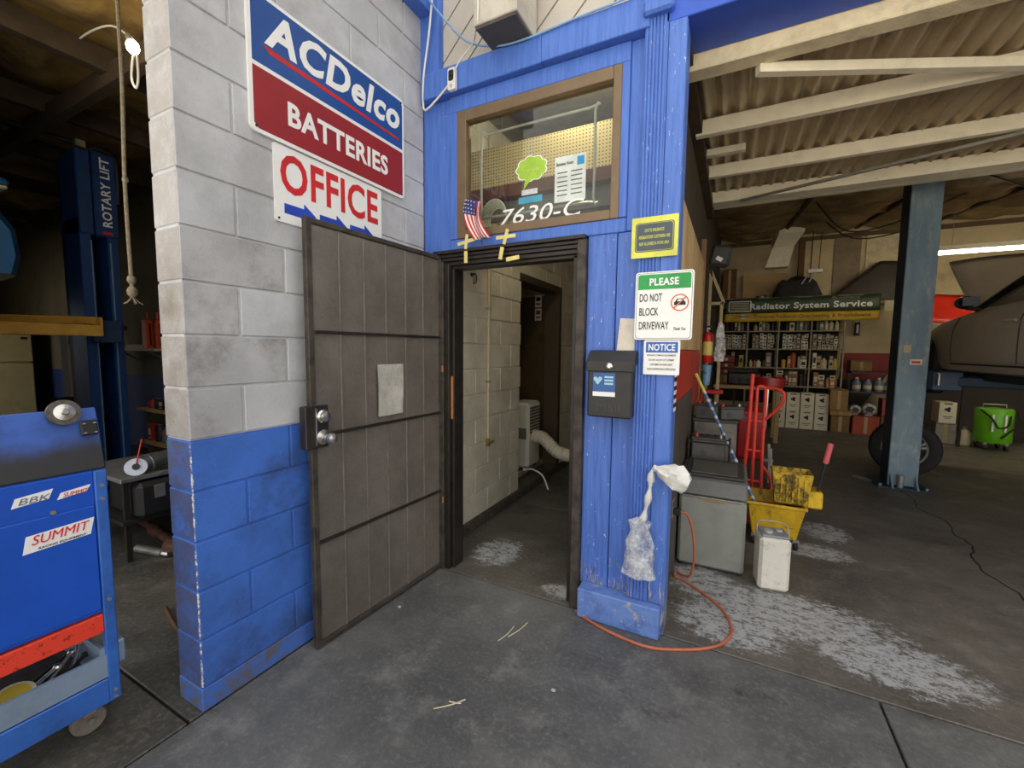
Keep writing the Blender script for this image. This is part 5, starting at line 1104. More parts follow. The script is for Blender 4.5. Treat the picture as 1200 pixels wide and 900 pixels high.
# workbench left of shelving
o = thing('workbench', 'narrow wooden workbench with a dark engine block behind the grey cabinet', 'workbench', (.1, 8.2, 0))
Bx(-.25, .75, 8.0, 8.6, .86, .92).build('bench_top', M_WOOD, o, bev=.006)
for x in (-.2, .7):
    for y in (8.05, 8.55): Bx(x-.03, x+.03, y-.03, y+.03, 0, .86).build('leg', M_WOOD, o)
o = thing('engine_block', 'dark engine block on the workbench', 'engine', (.15, 8.25, .92)); Bx(-.05, .45, 8.08, 8.42, .92, 1.14).build('block', M_BLACK, o, bev=.03); MB().cyl((0, 8.25, 1.12), (.4, 8.25, 1.12), .08, n=14).build('cam_cover', MATS['dark_grey_lid'], o, smooth=True)
for k in range(4): MB().cyl((.03+k*.12, 8.06, 1.0), (.03+k*.12, 8.08, 1.0), .04, n=12).build('port', M_INK, o)
for k in range(3):
    o = thing('red_case', ('lowest', 'middle', 'topmost')[k]+' dark red parts case stacked at the left end of the shelving', 'case', (-.1, 9.6, 1.0+.12*k), 0, 'red cases by the shelving')
    Bx(-.24, .06, 9.5, 9.8, 1.03+.12*k, 1.145+.12*k).build('case', mat('dim_red_case', (140, 44, 38), .5), o, bev=.01); MB().cyl((-.09, 9.495, 1.087+.12*k), (-.09, 9.5, 1.087+.12*k), .03, n=12).build('dial', PM['cream'], o)
cbox(-.26, .08, 9.48, .34, .78, 1.029, 'cardboard box under the dark red parts cases', M_CARD); o = thing('side_stand', 'dark stand carrying the boxes at the left end of the shelving', 'stand', (-.09, 9.65, 0)); Bx(-.28, .1, 9.45, 9.85, .75, .779).build('top', M_BLACK, o)
for x in (-.26, .08):
    for y in (9.47, 9.83): Bx(x-.015, x+.015, y-.015, y+.015, 0, .75).build('leg', M_BLACK, o)
# ================================================================= LEFT BAY
# ---- blue tool cart
o = thing('tool_cart', 'blue steel rolling tool cart with stickers, lid raised, at the mouth of the left bay', 'tool cart', (-2.25, .35, 0))
CB = mat('cart_blue', (24, 84, 196), .35, .1, .08, 4, dirt=.12); CBW = mat('cart_blue_worn', (52, 104, 190), .45, .1, .12, 8, dirt=.3)
XF = -2.0
Bx(XF-.5, XF-.012, -.12, .63, .50, 1.03).build('cabinet', CB, o, bev=.004)
Bx(XF-.012, XF-.006, -.10, .625, .515, .905).build('door_panel', CB, o, bev=.002)
for y in (.628, -.125): Bx(XF-.030, XF, y, y+.034, .15, 1.03).build('corner_post', CBW, o, bev=.003); Bx(XF-.5, XF-.47, y, y+.034, .15, 1.03).build('corner_post', CBW, o, bev=.003)
t = NT('scuffed_red_strip'); t.color(t.mix(t.ramp(t.noise(40, 4, .8), .55, .65), (222, 60, 38), (120, 30, 20))); t.b.inputs['Roughness'].default_value = .5
Bx(XF-.03, XF-.004, -.10, .628, .425, .495).build('red_strip', t.m, o, bev=.003)
GB = mat('cart_grey', (132, 150, 172), .45, .2, .08, 8, dirt=.2)
q = MB(); q.box(XF-.018, XF-.004, -.10, .628, .25, .335); q.box(XF-.48, XF-.018, -.10, .628, .25, .262); q.box(XF-.48, XF-.465, -.10, .628, .25, .36); q.box(XF-.48, XF-.018, .615, .628, .25, .36); q.build('drawer', GB, o)
Bx(XF-.5, XF, -.10, .63, .15, .245).build('base_rail', CBW, o, bev=.004)
t = NT('sooty_blue_lid'); z_ = t.sep()[2]; k_ = t.math('ADD', z_, t.math('MULTIPLY', t.noise(7, 7, .7), .10))
t.color(t.mix(t.ramp(k_, 1.14, 1.24, 1, 0), t.mix(t.ramp(t.noise(5, 5, .7), .35, .7), (52, 92, 176), (40, 72, 140)), (38, 38, 42))); t.b.inputs['Roughness'].default_value = .5; M_LID = t.m
lid = MB().obox((XF-.045, .27, 1.142), (.016, .79, .225), (0, R(-14), 0)).build('lid', M_LID, o, bev=.004)
Bx(XF-.47, XF-.02, -.1, .64, 1.03, 1.036).build('top_tray', CB, o)
for z in (.975, .925, .545, .19, .165): MB().cyl((XF, .645, z), (XF+.004, .645, z), .007, n=8).build('rivet', M_CHROME, o)
MB().cyl((XF-.006, .52, .915), (XF-.002, .52, .915), .008, n=8).build('rivet', M_CHROME, o); Bx(XF-.10, XF-.02, .662, .69, .27, .36).build('end_handle', GB, o, bev=.006)
for x, y in ((XF-.12, .60), (XF-.40, .60), (XF-.12, -.05), (XF-.40, -.05)):
    c_ = MB().prism([(-.035, 0), (.035, 0), (.018, -.07), (-.018, -.07)][::-1], (x+.019, y, .15), YP, ZP, .006).build('caster', mat('caster_fork', (176, 160, 130), .5, .3), o, bev=.004)
    MB().prism([(-.035, 0), (.035, 0), (.018, -.09), (-.018, -.09)][::-1], (x-.025, y, .15), YP, ZP, .006).build('fork_plate', MATS['caster_fork'], c_)
    MB().cyl((x-.03, y, .055), (x+.03, y, .055), .010, n=8).build('axle', M_STEEL, c_)
    MB().lathe([(.02, -.016), (.045, -.018), (.052, -.010), (.052, .010), (.045, .018), (.02, .016)], (x, y, .052), (1, 0, 0), 18).build('wheel', mat('caster_rubber', (120, 112, 100), .7, 0, .1, 20), c_, smooth=True)
# stickers (read along +y, face +x)
XK = XF-.0055
def stk(nm, y, z, w, h, txt, mt, slant, sub=None):
    s_ = MB().prism([(-w/2-.006, -h/2), (w/2-.006, -h/2+.01), (w/2+.006, h/2+.006), (-w/2+.004, h/2-.004)], (XK, y, z), YP, ZP, .001).build('sticker', M_WHITE, o)
    text(txt, (XK+.0015, y+.004, z+(.012 if sub else 0)), YP, ZP, w*.86, h*(.5 if sub else .56), mt, s_, .0, .25, slant=slant)
    if sub: text(sub, (XK+.0015, y+.006, z-h*.30), YP, ZP, w*.72, h*.13, M_INK, s_, .004, .2, slant=slant)
SR = mat('sticker_red', (214, 34, 36), .4)
XK = XF-.0115
stk('sticker', .478, .972, .085, .035, 'BBK', mat('sticker_grey_ink', (120, 124, 132), .5), 0); stk('sticker', .577, .966, .075, .026, 'SUMMIT', SR, .02)
XK = XF-.0055
stk('sticker', .533, .828, .165, .062, 'SUMMIT', SR, .04, 'RACING EQUIPMENT')
# things in and on the cart
o = thing('wire_brush', 'round wire cup brush clipped to the top edge of the cart lid', 'brush', (XF-.06, .575, 1.20)); MB().lathe([(.008, -.012), (.028, -.012), (.028, .010), (.012, .014), (.008, .02)], (XF-.045, .575, 1.245), (1, 0, .25), 20).build('hub', M_CHROME, o, smooth=True); MB().lathe([(.026, -.008), (.044, -.007), (.044, .007), (.026, .008)], (XF-.045, .575, 1.245), (1, 0, .25), 30).build('bristles', mat('wire_bristle', (96, 90, 84), .6, .4, .25, 60), o, smooth=True)
o = thing('black_latch', 'small black latch plate at the corner of the cart lid', 'latch', (XF-.06, .645, 1.15)); MB().obox((XF-.028, .632, 1.185), (.012, .045, .055), (0, R(-14), 0)).build('plate', M_INK, o, bev=.004)
for a in (-.014, .014):
    for b in (-.016, .016): MB().obox((XF-.020-.25*b, .632+a, 1.185+b), (.004, .008, .004), (0, R(-14), 0)).build('screw_slot', M_CHROME, o)
TL = [((XF-.09, .40, .29), 'tape_roll')]
o = thing('tape_roll', 'yellow and white tape roll in the cart drawer', 'tape roll', (XF-.10, .415, .263)); MB().lathe([(.022, 0), (.05, 0), (.05, .045), (.022, .045), (.022, 0)], (XF-.085, .415, .27), (.25, 0, 1), 22).build('roll', mat('tape_white', (214, 206, 180), .5), o, smooth=True); MB().lathe([(.01, .044), (.038, .046), (.038, .0475), (.01, .0475)], (XF-.085, .415, .27), (.25, 0, 1), 18).build('core_label', mat('tape_label', (200, 176, 60), .5), o)
o = heap(XF-.45, XF-.025, .20, .40, .263, .035, 'dark oily rag spread under the tools in the cart drawer', mat('oily_rag', (58, 54, 52), .8, 0, .25, 30), 'oily_rag', 4); o['category'] = 'rag'
TLAB = ('chrome wrench across the cart drawer nearest the tape roll', 'black pliers in the middle of the cart drawer', 'chrome ratchet in the middle of the cart drawer', 'black tool handle toward the right of the cart drawer', 'short chrome socket bar at the right end of the cart drawer', 'rust brown tool on the bottom of the cart drawer')
for i, (a, b, mt) in enumerate((((XF-.05, .40, .285), (XF-.12, .53, .315), M_CHROME), ((XF-.10, .42, .285), (XF-.20, .58, .30), M_INK), ((XF-.06, .48, .29), (XF-.16, .58, .325), M_CHROME), ((XF-.05, .50, .285), (XF-.14, .61, .30), M_INK), ((XF-.10, .56, .29), (XF-.18, .61, .335), M_CHROME), ((XF-.04, .44, .275), (XF-.06, .60, .275), mat('rust_tool', (110, 62, 44), .6)))):
    w_ = thing('hand_tool', TLAB[i], 'tool', (a[0], a[1], .262), 0, 'tools in the cart drawer'); MB().cyl(a, b, .008, .006, 8).build('handle', mt, w_, smooth=True); MB().ball(b, .014, .014, .010, 8).build('head', M_CHROME if i % 2 == 0 else M_INK, w_, smooth=True); MB().cyl(a, tuple(Vector(a)+(Vector(a)-Vector(b)).normalized()*.02), .011, n=8).build('grip_end', M_INK, w_)
# ---- left lift
o = thing('lift_column', 'dark blue lift column with white vertical lettering in the left bay', 'lift', (-5.75, 1.95, 0))
LBL = mat('lift_deep_blue', (24, 62, 116), .4, .1, .12, 5, dirt=.25)
Bx(-5.95, -5.60, 1.775, 1.86, 0.02, 2.70).build('channel_side', LBL, o, bev=.006); Bx(-5.95, -5.60, 1.98, 2.065, .02, 2.70).build('channel_side', LBL, o, bev=.006); Bx(-6.02, -5.93, 1.775, 2.065, .02, 3.30).build('channel_back', mat('lift_shade_blue', (22, 46, 84), .5), o, bev=.006)  # channel back in a darker copy of the lift blue, shade put into colour
Bx(-5.93, -5.585, 1.775, 1.885, 2.55, 3.34).build('top_cap', LBL, o, bev=.01); Bx(-5.93, -5.585, 1.895, 2.075, 2.55, 3.36).build('top_cap', LBL, o, bev=.01)
Bx(-5.62, -5.588, 1.995, 2.005, .05, 2.5).build('edge_strip', mat('steel_edge', (120, 150, 180), .4, .3), o); Bx(-5.62, -5.588, 1.85, 1.858, .05, 2.5).build('edge_strip', MATS['steel_edge'], o)
text('ROTARY LIFT', (-5.583, 1.985, 2.98), ZP, -YP, .66, .075, M_WHITE, o, .02, .0)
Bx(-5.584, -5.581, 1.945, 2.02, 2.575, 2.60).build('red_flash', SR, o)
Bx(-6.1, -5.5, 1.65, 2.2, 0, .022).build('base_plate', LBL, o); MB().tube([(-5.6, 2.08, 2.9), (-5.59, 2.08, 3.25), (-5.65, 2.04, 3.40), (-5.8, 1.8, 3.45), (-6.0, 1.4, 3.52), (-6.3, .95, 3.62)], .022, 8, 5).build('cable_guard', M_INK, o, smooth=True)
Bx(-5.64, -5.585, 1.79, 1.86, 3.36, 3.42).build('pulley_bracket', mat('dull_zinc', (150, 142, 120), .5, .4), o)
Bx(-5.58, -5.40, 1.80, 1.98, 1.50, 1.72).build('carriage', mat('lift_shade_blue', (22, 46, 84), .5), o, bev=.01)  # carriage in the same shaded copy of the lift blue
# yellow channel
o = thing('yellow_channel', 'long ochre yellow channel beam on the lift arms in the left bay', 'beam', (-5.2, 1.4, 1.57)); YC = mat('ochre_paint', (206, 156, 56), .6, 0, .12, 6, dirt=.2)
Bx(-5.31, -5.295, .95, 1.80, 1.575, 1.665).build('web', YC, o, bev=.003); Bx(-5.52, -5.295, .95, 1.80, 1.562, 1.575).build('lower_flange', YC, o, bev=.003); MB().obox((-5.42, 1.38, 1.70), (.012, .84, .07), (R(2), R(28), 0)).build('upper_flange', YC, o, bev=.003); Bx(-5.5, -5.30, 1.785, 1.80, 1.575, 1.74).build('end_plate', YC, o)
# refrigerator
o = thing('refrigerator', 'cream two-door refrigerator in the far left bay', 'refrigerator', (-11.05, 2.3, 0)); FC = mat('fridge_cream', (206, 190, 138), .4, 0, .05, 3, dirt=.15)
Bx(-11.4, -10.78, 1.95, 2.68, .03, 1.67).build('body', FC, o, bev=.015)
for nm, a, b in (('freezer_door', 1.18, 1.675), ('fridge_door', .10, 1.165)):
    d_ = Bx(-10.775, -10.70, 1.945, 2.69, a, b).build(nm, FC, o, bev=.014); Bx(-10.70, -10.675, 1.97, 2.0, max(a, .7)+.05, min(b, 1.5)-.02).build('handle', M_STEEL, d_)
Bx(-10.701, -10.697, 2.56, 2.64, 1.56, 1.60).build('badge', M_INK, o)
o = thing('cardboard_tray', 'flat cardboard tray on top of the refrigerator', 'tray', (-11, 2.4, 1.675)); Bx(-11.2, -10.8, 2.1, 2.6, 1.676, 1.80).build('tray', mat('dark_tray', (96, 60, 30), .8), o, bev=.005); Bx(-11.15, -10.85, 2.15, 2.55, 1.80, 1.815).build('papers', MATS['paper'], o)
# literature rack of folded leaflets on a pole
o = thing('leaflet_rack', 'hanging rack of pale leaflets left of the lift column', 'rack', (-8, 2.38, 0))
for k in range(5): MB().obox((-8.0, 2.385+.014*k, 1.655-k*.118), (.03, .115, .108), (0, R(6), 0)).build('leaflet', mat('leaflet_grey', (156, 146, 116), .7), o)
MB().cyl((-8.03, 2.37, 0), (-8.03, 2.37, 1.75), .025, n=8).build('pole', M_CREAM, o)
# stand of dark panels
o = thing('dark_locker', 'dark narrow locker behind the leaflet rack', 'locker', (-8.8, 2.7, 0)); Bx(-9.0, -8.6, 2.55, 2.93, 0, 1.9).build('body', M_INK, o, bev=.006); Bx(-8.6, -8.585, 2.57, 2.91, .05, 1.85).build('door', M_BLACK, o, bev=.003); Bx(-8.585, -8.57, 2.60, 2.62, .9, 1.1).build('handle', M_STEEL, o)
# red extinguisher far
o = thing('red_canister', 'small red canister with white top at the foot of the lift column', 'canister', (-6.6, 2.0, .95)); MB().lathe([(.04, 0), (.045, .02), (.045, .16), (.02, .19)], (-6.4, 1.93, .90), n=12).build('body', M_RED, o, smooth=True); MB().cyl((-6.4, 1.93, 1.09), (-6.4, 1.93, 1.13), .022, n=8).build('cap', M_WHITE, o)
o = thing('drum', 'dark steel drum carrying the small red canister', 'drum', (-6.4, 1.93, 0)); MB().lathe([(.22, 0), (.23, .02), (.22, .3), (.23, .32), (.22, .34), (.22, .6), (.23, .62), (.22, .64), (.22, .88), (.23, .895), (.18, .898)], (-6.4, 1.93, 0), n=22).build('barrel', M_INK, o, smooth=True); MB().cyl((-6.3, 1.93, .895), (-6.3, 1.93, .905), .03, n=10).build('bung', M_STEEL, o)
# orange jacks on upper wall shelf
o = thing('wall_shelf', 'narrow wall shelf with orange jack parts beside the lift column', 'shelf', (-6.9, 2.8, 1.4)); Bx(-7.75, -6.3, 2.60, 2.938, 1.41, 1.44).build('board', PM['cream'], o, bev=.004); 
for x in (-7.4, -6.6): MB().bar((x, 2.93, 1.25), (x, 2.65, 1.41), .02, .02).build('bracket', M_STEEL, o)
OJ = mat('orange_tool_paint', (226, 84, 36), .45, 0, .1, 8)
for i, (y, x) in enumerate(((2.68, -6.62), (2.74, -6.50), (2.80, -6.40))):
    j = thing('hydraulic_jack', ('left', 'middle', 'right')[i]+' orange bottle jack on the wall shelf', 'jack', (x, y, 1.44), 0, 'orange jacks on the wall shelf'); Bx(x-.06, x+.06, y-.04, y+.04, 1.44, 1.80).build('body', OJ, j, bev=.006)
    MB().cyl((x, y, 1.80), (x, y, 1.90), .018, n=8).build('ram', M_RED, j); Bx(x+.06, x+.064, y-.01, y+.01, 1.48, 1.76).build('groove', M_INK, j)
o = thing('spray_bottle', 'white spray bottle on the wall shelf', 'bottle', (-7.35, 2.72, 1.44)); MB().lathe([(.06, 0), (.065, .02), (.065, .15), (.03, .20), (.028, .24)], (-7.35, 2.72, 1.44), n=14).build('body', PM['white'], o, smooth=True); MB().cyl((-7.35, 2.72, 1.68), (-7.35, 2.72, 1.74), .03, n=10).build('nozzle', PM['grey'], o)
Bx_ = Bx(-7.12, -6.85, 2.64, 2.76, 1.44, 1.49).build('parts_tray', PM['white'], bev=.006); tag(solo(Bx_), 'low white tray on the wall shelf', 'tray')
# low wooden shelves with parts
o = thing('wood_shelf', 'low open wooden shelf unit beside the block wall in the left bay', 'shelf', (-5.6, 2.4, 0))
for z in (.76, .38, .05): Bx(-6.1, -5.1, 2.32, 2.70, z-.03, z).build('board', M_WOOD, o, bev=.003)
for x in (-6.08, -5.14): Bx(x, x+.04, 2.40, 2.70, 0, .73).build('side', mat('dark_wood_side', (90, 76, 56), .8), o)
SC = [('red', 'bottle'), ('black', 'can'), ('black', 'carton'), ('red', 'carton'), ('grey', 'can'), ('white', 'carton')]
for i in range(6): put(SC[i][1], SC[i][0], -5.95+.14*i, 2.42, .76, .09, .10, .12, f'{ORD[i]} from the left on the top board of the low wooden shelf', 'packs on the low wooden shelf')
for i in range(6): put(('carton', 'can', 'bottle')[i % 3], ('red', 'black', 'grey', 'red', 'black', 'white')[i], -5.95+.14*i, 2.42, .38, .10, .10, .20, f'{ORD[i]} from the left on the middle board of the low wooden shelf', 'packs on the low wooden shelf')
q = MB().obox((-5.35, 2.36, .42), (.22, .08, .06), (0, 0, .3)); tag(solo(q.build('green_glove', mat('neon_green', (90, 220, 40), .5), bev=.015)), 'neon green glove on the middle board of the low wooden shelf', 'glove')
# tray bench with junk
o = thing('parts_bench', 'low black bench loaded with tools at the mouth of the left bay', 'bench', (-3.8, 1.5, 0)); Bx(-4.25, -3.55, 1.24, 1.86, .56, .59).build('tray', M_STEEL, o, bev=.004)
Bx(-4.25, -3.55, 1.24, 1.86, .27, .295).build('lower_shelf', M_BLACK, o)
for x in (-4.2, -3.6):
    for y in (1.28, 1.82): Bx(x-.015, x+.015, y-.015, y+.015, 0, .56).build('leg', M_BLACK, o)
o = thing('black_case', 'black moulded tool case hanging under the bench tray', 'case', (-3.7, 1.5, .38)); Bx(-3.95, -3.50, 1.31, 1.80, .297, .545).build('shell', M_INK, o, bev=.03); Bx(-3.50, -3.49, 1.40, 1.46, .43, .52).build('clasp', M_STEEL, o); Bx(-3.50, -3.488, 1.52, 1.68, .35, .50).build('panel', M_RUBBER, o, bev=.01)
o = thing('grinding_disc', 'white grinding disc leaning on the bench tray', 'disc', (-3.62, 1.35, .59)); MB().lathe([(.016, 0), (.062, 0), (.062, .006), (.016, .006), (.016, 0)], (-3.60, 1.345, .645), (.8, -.3, .5), 22).build('disc', mat('disc_white', (206, 214, 226), .4), o, smooth=True); MB().lathe([(.004, .006), (.022, .008), (.02, .02), (.004, .02)], (-3.60, 1.345, .645), (.8, -.3, .5), 12).build('arbor', M_BLACK, o)
MB().cyl((-3.60, 1.345, .65), (-3.62, 1.395, .83), .005, n=6).build('red_rod', M_RED, o)
o = thing('oil_filter', 'dark metal canister lying on the bench tray', 'canister', (-3.7, 1.5, .59)); MB().lathe([(.045, 0), (.055, .015), (.055, .20), (.04, .215)], (-3.63, 1.40, .648), (-.1, 1, .12), 18).build('canister', MATS['dark_grey_lid'], o, smooth=True); MB().lathe([(.056, .03), (.058, .035), (.056, .04)], (-3.63, 1.40, .648), (-.1, 1, .12), 18).build('band', M_STEEL, o)
for i, (y, c_, nm, lab) in enumerate(((1.62, (110, 226, 40), 'green_rag', 'neon green rag on the bench tray'), (1.72, (236, 150, 50), 'orange_rag', 'orange rag beside the neon green rag'))):
    q = MB(); q.grid(lambda u, v: (-3.66+.16*u, y-.06+.14*v, .595+.035*math.sin(u*3.14)*math.sin(v*3.14)*(1.3+math.sin(8*u+6*v+i))), 10, 8); q.box(-3.65, -3.52, y-.05, y+.07, .591, .594); tag(solo(q.build(nm, mat(nm+'_cloth', c_, .7), smooth=True)), lab, 'rag')
o = thing('drive_shaft', 'rusty drive shaft lying on the floor behind the block wall', 'shaft', (-4.1, 1.6, 0)); RS = mat('rusty_steel', (96, 66, 48), .7, .4, .2, 14); MB().lathe([(.03, 0), (.05, .02), (.05, .06), (.03, .10), (.028, .5), (.045, .54), (.045, .62), (.03, .66), (.03, 1.0)], (-4.45, 1.62, .06), (.94, -.12, .0), 14).build('shaft', RS, o, smooth=True); MB().cyl((-3.5, 1.47, .06), (-3.36, 1.50, .06), .055, n=12).build('joint', RS, o)
o = thing('ratchet_extension', 'short steel extension bar on the floor beside the drive shaft', 'bar', (-3.6, 1.45, 0)); MB().cyl((-3.72, 1.37, .03), (-3.48, 1.42, .03), .028, n=10).build('bar', M_STEEL, o, smooth=True); MB().cyl((-3.48, 1.42, .03), (-3.42, 1.433, .03), .02, n=8).build('tip', M_CHROME, o)
q = MB().obox((-3.2, 1.45, .08), (.12, .12, .16), (0, 0, .2)); tag(solo(q.build('wood_block', mat('block_wood', (176, 116, 60), .8, 0, .1, 12), bev=.004)), 'small wooden block on the floor behind the block wall', 'block')
tag(solo(MB().tube([(-2.75, 1.12, .014), (-2.5, 1.06, .014), (-2.3, 1.04, .014)], .012, 7, 3).build('rusty_rod', RS)), 'short rusty rod on the floor behind the block wall corner', 'rod')
# rope, bulb
o = thing('rope', 'frayed hanging pull rope with knots in the left bay opening', 'rope', (-3.12, 1.2, 1.75)); RP = mat('old_rope', (150, 136, 112), .9, 0, .2, 60, bump=.8, bscale=120)
MB().tube([(-3.09, 1.2, 3.72), (-3.10, 1.205, 3.0), (-3.115, 1.195, 2.4), (-3.12, 1.2, 1.78)], .010, 8, 6).build('strand', RP, o, smooth=True)
for z, r in ((1.86, .022), (1.79, .026), (2.42, .016)): MB().ball((-3.12, 1.2, z), r, r, r*1.3, 10).build('knot', RP, o, smooth=True)
for k in range(5): MB().tube([(-3.12, 1.2, 1.77), (-3.12+.02*math.cos(k*1.3), 1.2+.02*math.sin(k*1.3), 1.74), (-3.12+.045*math.cos(k*1.3), 1.2+.045*math.sin(k*1.3), 1.72)], .003, 5, 2).build('frayed_end', RP, o)
o = thing('bare_bulb', 'lit bare bulb on a sagging wire beside the block wall', 'lamp', (-3.43, 1.4, 3.3)); MB().ball((-3.435, 1.4, 3.35), .034, .034, .042, 14).build('bulb', mat('lit_bulb', (255, 236, 190), .4, emit=60), o, smooth=True); MB().cyl((-3.45, 1.4, 3.38), (-3.48, 1.4, 3.43), .02, n=10).build('socket', M_STEEL, o)
MB().tube([(-3.48, 1.4, 3.43), (-3.7, 1.4, 3.56), (-4.0, 1.4, 3.62), (-4.35, 1.42, 3.66)], .006, 6, 4).build('wire', M_WIREW, o); MB().tube([(-3.43, 1.4, 3.31), (-3.46, 1.4, 3.24), (-3.47, 1.4, 3.16), (-3.42, 1.4, 3.10), (-3.385, 1.4, 3.16), (-3.385, 1.4, 3.29)], .007, 6, 4).build('cable_loop', M_WIREW, o)
# raised blue truck at the left edge
o = thing('raised_truck', 'blue truck raised on the lift at the left edge of the frame', 'truck', (-6.5, 1.3, 2.0)); TB = mat('truck_blue', (34, 98, 146), .3, .1, .08, 4)
q = MB(); pr_ = [(-.42, 0), (-.46, .18), (-.44, .42), (-.36, .56), (.36, .56), (.44, .42), (.46, .18), (.42, 0)]; vs = []; XS_ = [(-8.6, 1, 0), (-6.2, 1, 0), (-5.3, .98, -.02), (-4.95, .92, -.08), (-4.80, .78, -.14)]
for (x, s, d_) in XS_: vs += [(x, .80+b*s, 2.0+h+d_*(h/.56)) for b, h in pr_]
fs = []
for k in range(len(XS_)-1):
    for i in range(8): fs.append((k*8+i, k*8+(i+1) % 8, (k+1)*8+(i+1) % 8, (k+1)*8+i))
fs += [tuple(range(8)), tuple(range(32, 40))]; q.add(vs, fs); q.build('body', TB, o, smooth=True)
MB().prism([(0, 0), (.5, .02), (.62, .05), (.60, .09), (.45, .13), (0, .14)], (-5.4, 1.16, 2.60), XP, ZP, .25).build('hood_lip', TB, o, bev=.02); Bx(-5.0, -4.80, .92, 1.15, 2.615, 2.64).build('marker_light', PM['cream'], o, bev=.01)
MB().cyl((-6.0, .55, 2.0), (-6.0, .75, 2.0), .34, n=20).build('wheel', M_RUBBER, o); Bx(-5.04, -4.97, .55, 1.05, 2.05, 2.15).build('bumper', M_STEEL, o, bev=.015)
# ================================================================= HALLWAY
o = thing('conduit', 'white vertical conduit with a valve on the cream block wall', 'pipe', (-1.79, 3.04, .68)); MB().cyl((-1.795, 3.04, .70), (-1.795, 3.04, 3.2), .013, n=10).build('pipe', PM['cream'], o, smooth=True); MB().cyl((-1.795, 3.04, .66), (-1.795, 3.04, .73), .018, n=10).build('valve_body', mat('brass', (170, 140, 80), .4, .6), o); MB().bar((-1.78, 3.0, .68), (-1.77, 3.10, .70), .012, .012).build('valve_lever', MATS['brass'], o)
for z in (1.2, 1.8): Bx(-1.812, -1.785, 3.015, 3.065, z, z+.02).build('strap', M_STEEL, o)
o = thing('wall_hook', 'small dark hook near the top of the cream block wall', 'hook', (-1.80, 2.78, 2.0)); MB().tube([(-1.81, 2.80, 2.05), (-1.77, 2.80, 2.05), (-1.765, 2.80, 2.0), (-1.79, 2.80, 1.98)], .006, 6, 3).build('hook', M_INK, o); MB().cyl((-1.812, 2.80, 2.05), (-1.806, 2.80, 2.05), .016, n=10).build('base', M_INK, o)
# brown inner door
o = thing('inner_door', 'scuffed brown inner door standing open at the end of the hallway', 'door', (-1.86, 4.74, .15), R(174))
BD = mat('brown_door_paint', (84, 70, 46), .5, 0, .15, 5, dirt=.3)
MB().box(0, .50, -.02, .02, .01, 1.97).build('leaf', BD, o, local=True, bev=.003); MB().box(.02, .06, .02, .032, .85, 1.0).build('lock_case', M_STEEL, o, local=True, bev=.003)
lk = MB().lathe([(.02, 0), (.025, .02), (.02, .05)], (.10, .02, .9), (0, 1, 0), 12).build('knob', M_STEEL, o, local=True)
text('', (0, 0, 0), XP, ZP, 1, 1, M_INK, o) if False else None
for i, z in enumerate((1.68, 1.84)):
    q = MB().box(.20, .29, .0215, .0235, z, z+.145); s_ = q.build('sticker', M_WHITE, o, local=True); MB().box(.215, .275, .0235, .0245, z+.075, z+.12).build('print_block', M_RED if i == 0 else M_INK, s_, local=True); MB().box(.215, .275, .0235, .0245, z+.03, z+.05).build('print_block', M_RED, s_, local=True)
# portable air conditioner with hose
o = thing('portable_ac', 'white portable air conditioner in the side room doorway', 'air conditioner', (-2.0, 4.28, .15)); AC = mat('ac_white', (222, 218, 204), .4, 0, .04, 5)
Bx(-2.16, -1.925, 4.12, 4.45, .17, .90).build('body', AC, o, bev=.03)
for k in range(9): Bx(-1.928, -1.918, 4.16, 4.41, .56+k*.034, .572+k*.034).build('vent_slat', MATS['dark_grey_lid'], o)
Bx(-2.13, -1.95, 4.112, 4.122, .50, .62).build('data_plate', PM['grey'], o)
for y in (4.18, 4.40): MB().cyl((-2.10, y, .17), (-1.96, y, .17), .022, n=10).build('caster', M_INK, o)
HS = mat('ribbed_hose', (212, 204, 182), .6, 0, .05, 10); q = MB(); q.tube([(-1.93, 4.26, .52), (-1.82, 4.24, .52), (-1.72, 4.20, .47), (-1.60, 4.16, .40), (-1.45, 4.14, .38), (-1.30, 4.15, .43), (-1.10, 4.2, .52), (-.95, 4.25, .60)], .07, 14, 10, radii=lambda t: .068+.005*math.sin(t*260)); q.build('hose', HS, o, smooth=True)
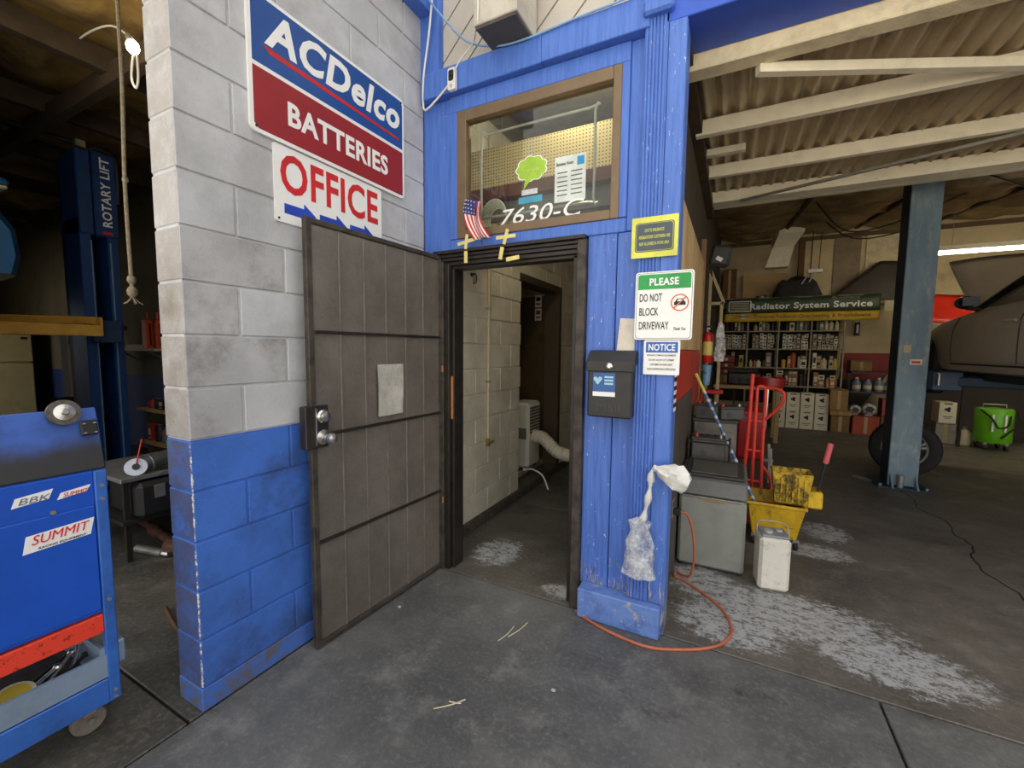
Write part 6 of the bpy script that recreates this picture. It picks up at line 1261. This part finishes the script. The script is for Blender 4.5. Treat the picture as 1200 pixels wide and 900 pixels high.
o = thing('power_cord', 'white power cord trailing from the air conditioner over the step', 'cord', (-1.8, 4.1, .1)); MB().tube([(-1.95, 4.10, .17), (-1.85, 4.08, .19), (-1.72, 4.05, .15), (-1.64, 4.02, .02)], .009, 7, 5).build('cord', M_WIREW, o, smooth=True); Bx(-1.97, -1.93, 4.085, 4.115, .155, .19).build('plug', M_WHITE, o, bev=.005)
# side room furnishing
o = thing('picture_frame', 'small dark framed picture on the side room wall', 'picture', (-2.77, 5.84, 1.65)); Bx(-2.86, -2.68, 5.828, 5.848, 1.645, 1.90).build('frame', M_INK, o, bev=.004); Bx(-2.845, -2.695, 5.824, 5.829, 1.66, 1.885).build('print', mat('picture_paper', (186, 176, 150), .6), o)
o = thing('side_table', 'wooden table with tangled metal parts in the side room', 'table', (-2.8, 5.5, .15)); Bx(-3.1, -2.45, 5.3, 5.8, 1.06, 1.16).build('top', M_WOOD, o, bev=.006)
for x in (-3.05, -2.5):
    for y in (5.35, 5.75): Bx(x-.03, x+.03, y-.03, y+.03, .15, 1.06).build('leg', M_WOOD, o)
o = thing('metal_fitting', 'silver metal fitting hanging at the edge of the side table', 'fitting', (-2.55, 5.28, .9)); MB().ball((-2.56, 5.25, .93), .06, .04, .05, 10).build('body', M_CHROME, o, smooth=True); MB().tube([(-2.62, 5.28, 1.16), (-2.64, 5.25, 1.05), (-2.56, 5.25, 1.0), (-2.5, 5.25, 1.08), (-2.52, 5.28, 1.16)], .008, 6, 3).build('wire', M_INK, o)
o = thing('hall_dark_opening', 'dark closed door at the end of the hallway', 'door', (-1.15, 5.44, 0)); Bx(-1.58, -.75, 5.41, 5.45, .01, 2.1).build('leaf', M_INK, o, bev=.004); MB().lathe([(.02, 0), (.028, .03), (.02, .05)], (-1.5, 5.41, 1.0), (0, -1, 0), 12).build('knob', M_STEEL, o)  # black leaf stands for the dark of an open doorway
# unseen lamp added to brighten the office window and the hallway
o = thing('office_fill_lamp', 'lit ceiling lamp inside the office behind the window', 'lamp', (-.95, 2.66, 3.2)); MB().cyl((-.95, 2.66, 3.24), (-.95, 2.66, 3.30), .10, n=18).build('base', M_WHITE, o); MB().lathe([(.02, 0), (.08, .02), (.10, .06), (.09, .07)], (-.95, 2.66, 3.17), n=18).build('globe', mat('lit_globe', (255, 240, 205), .4, emit=55), o, smooth=True)
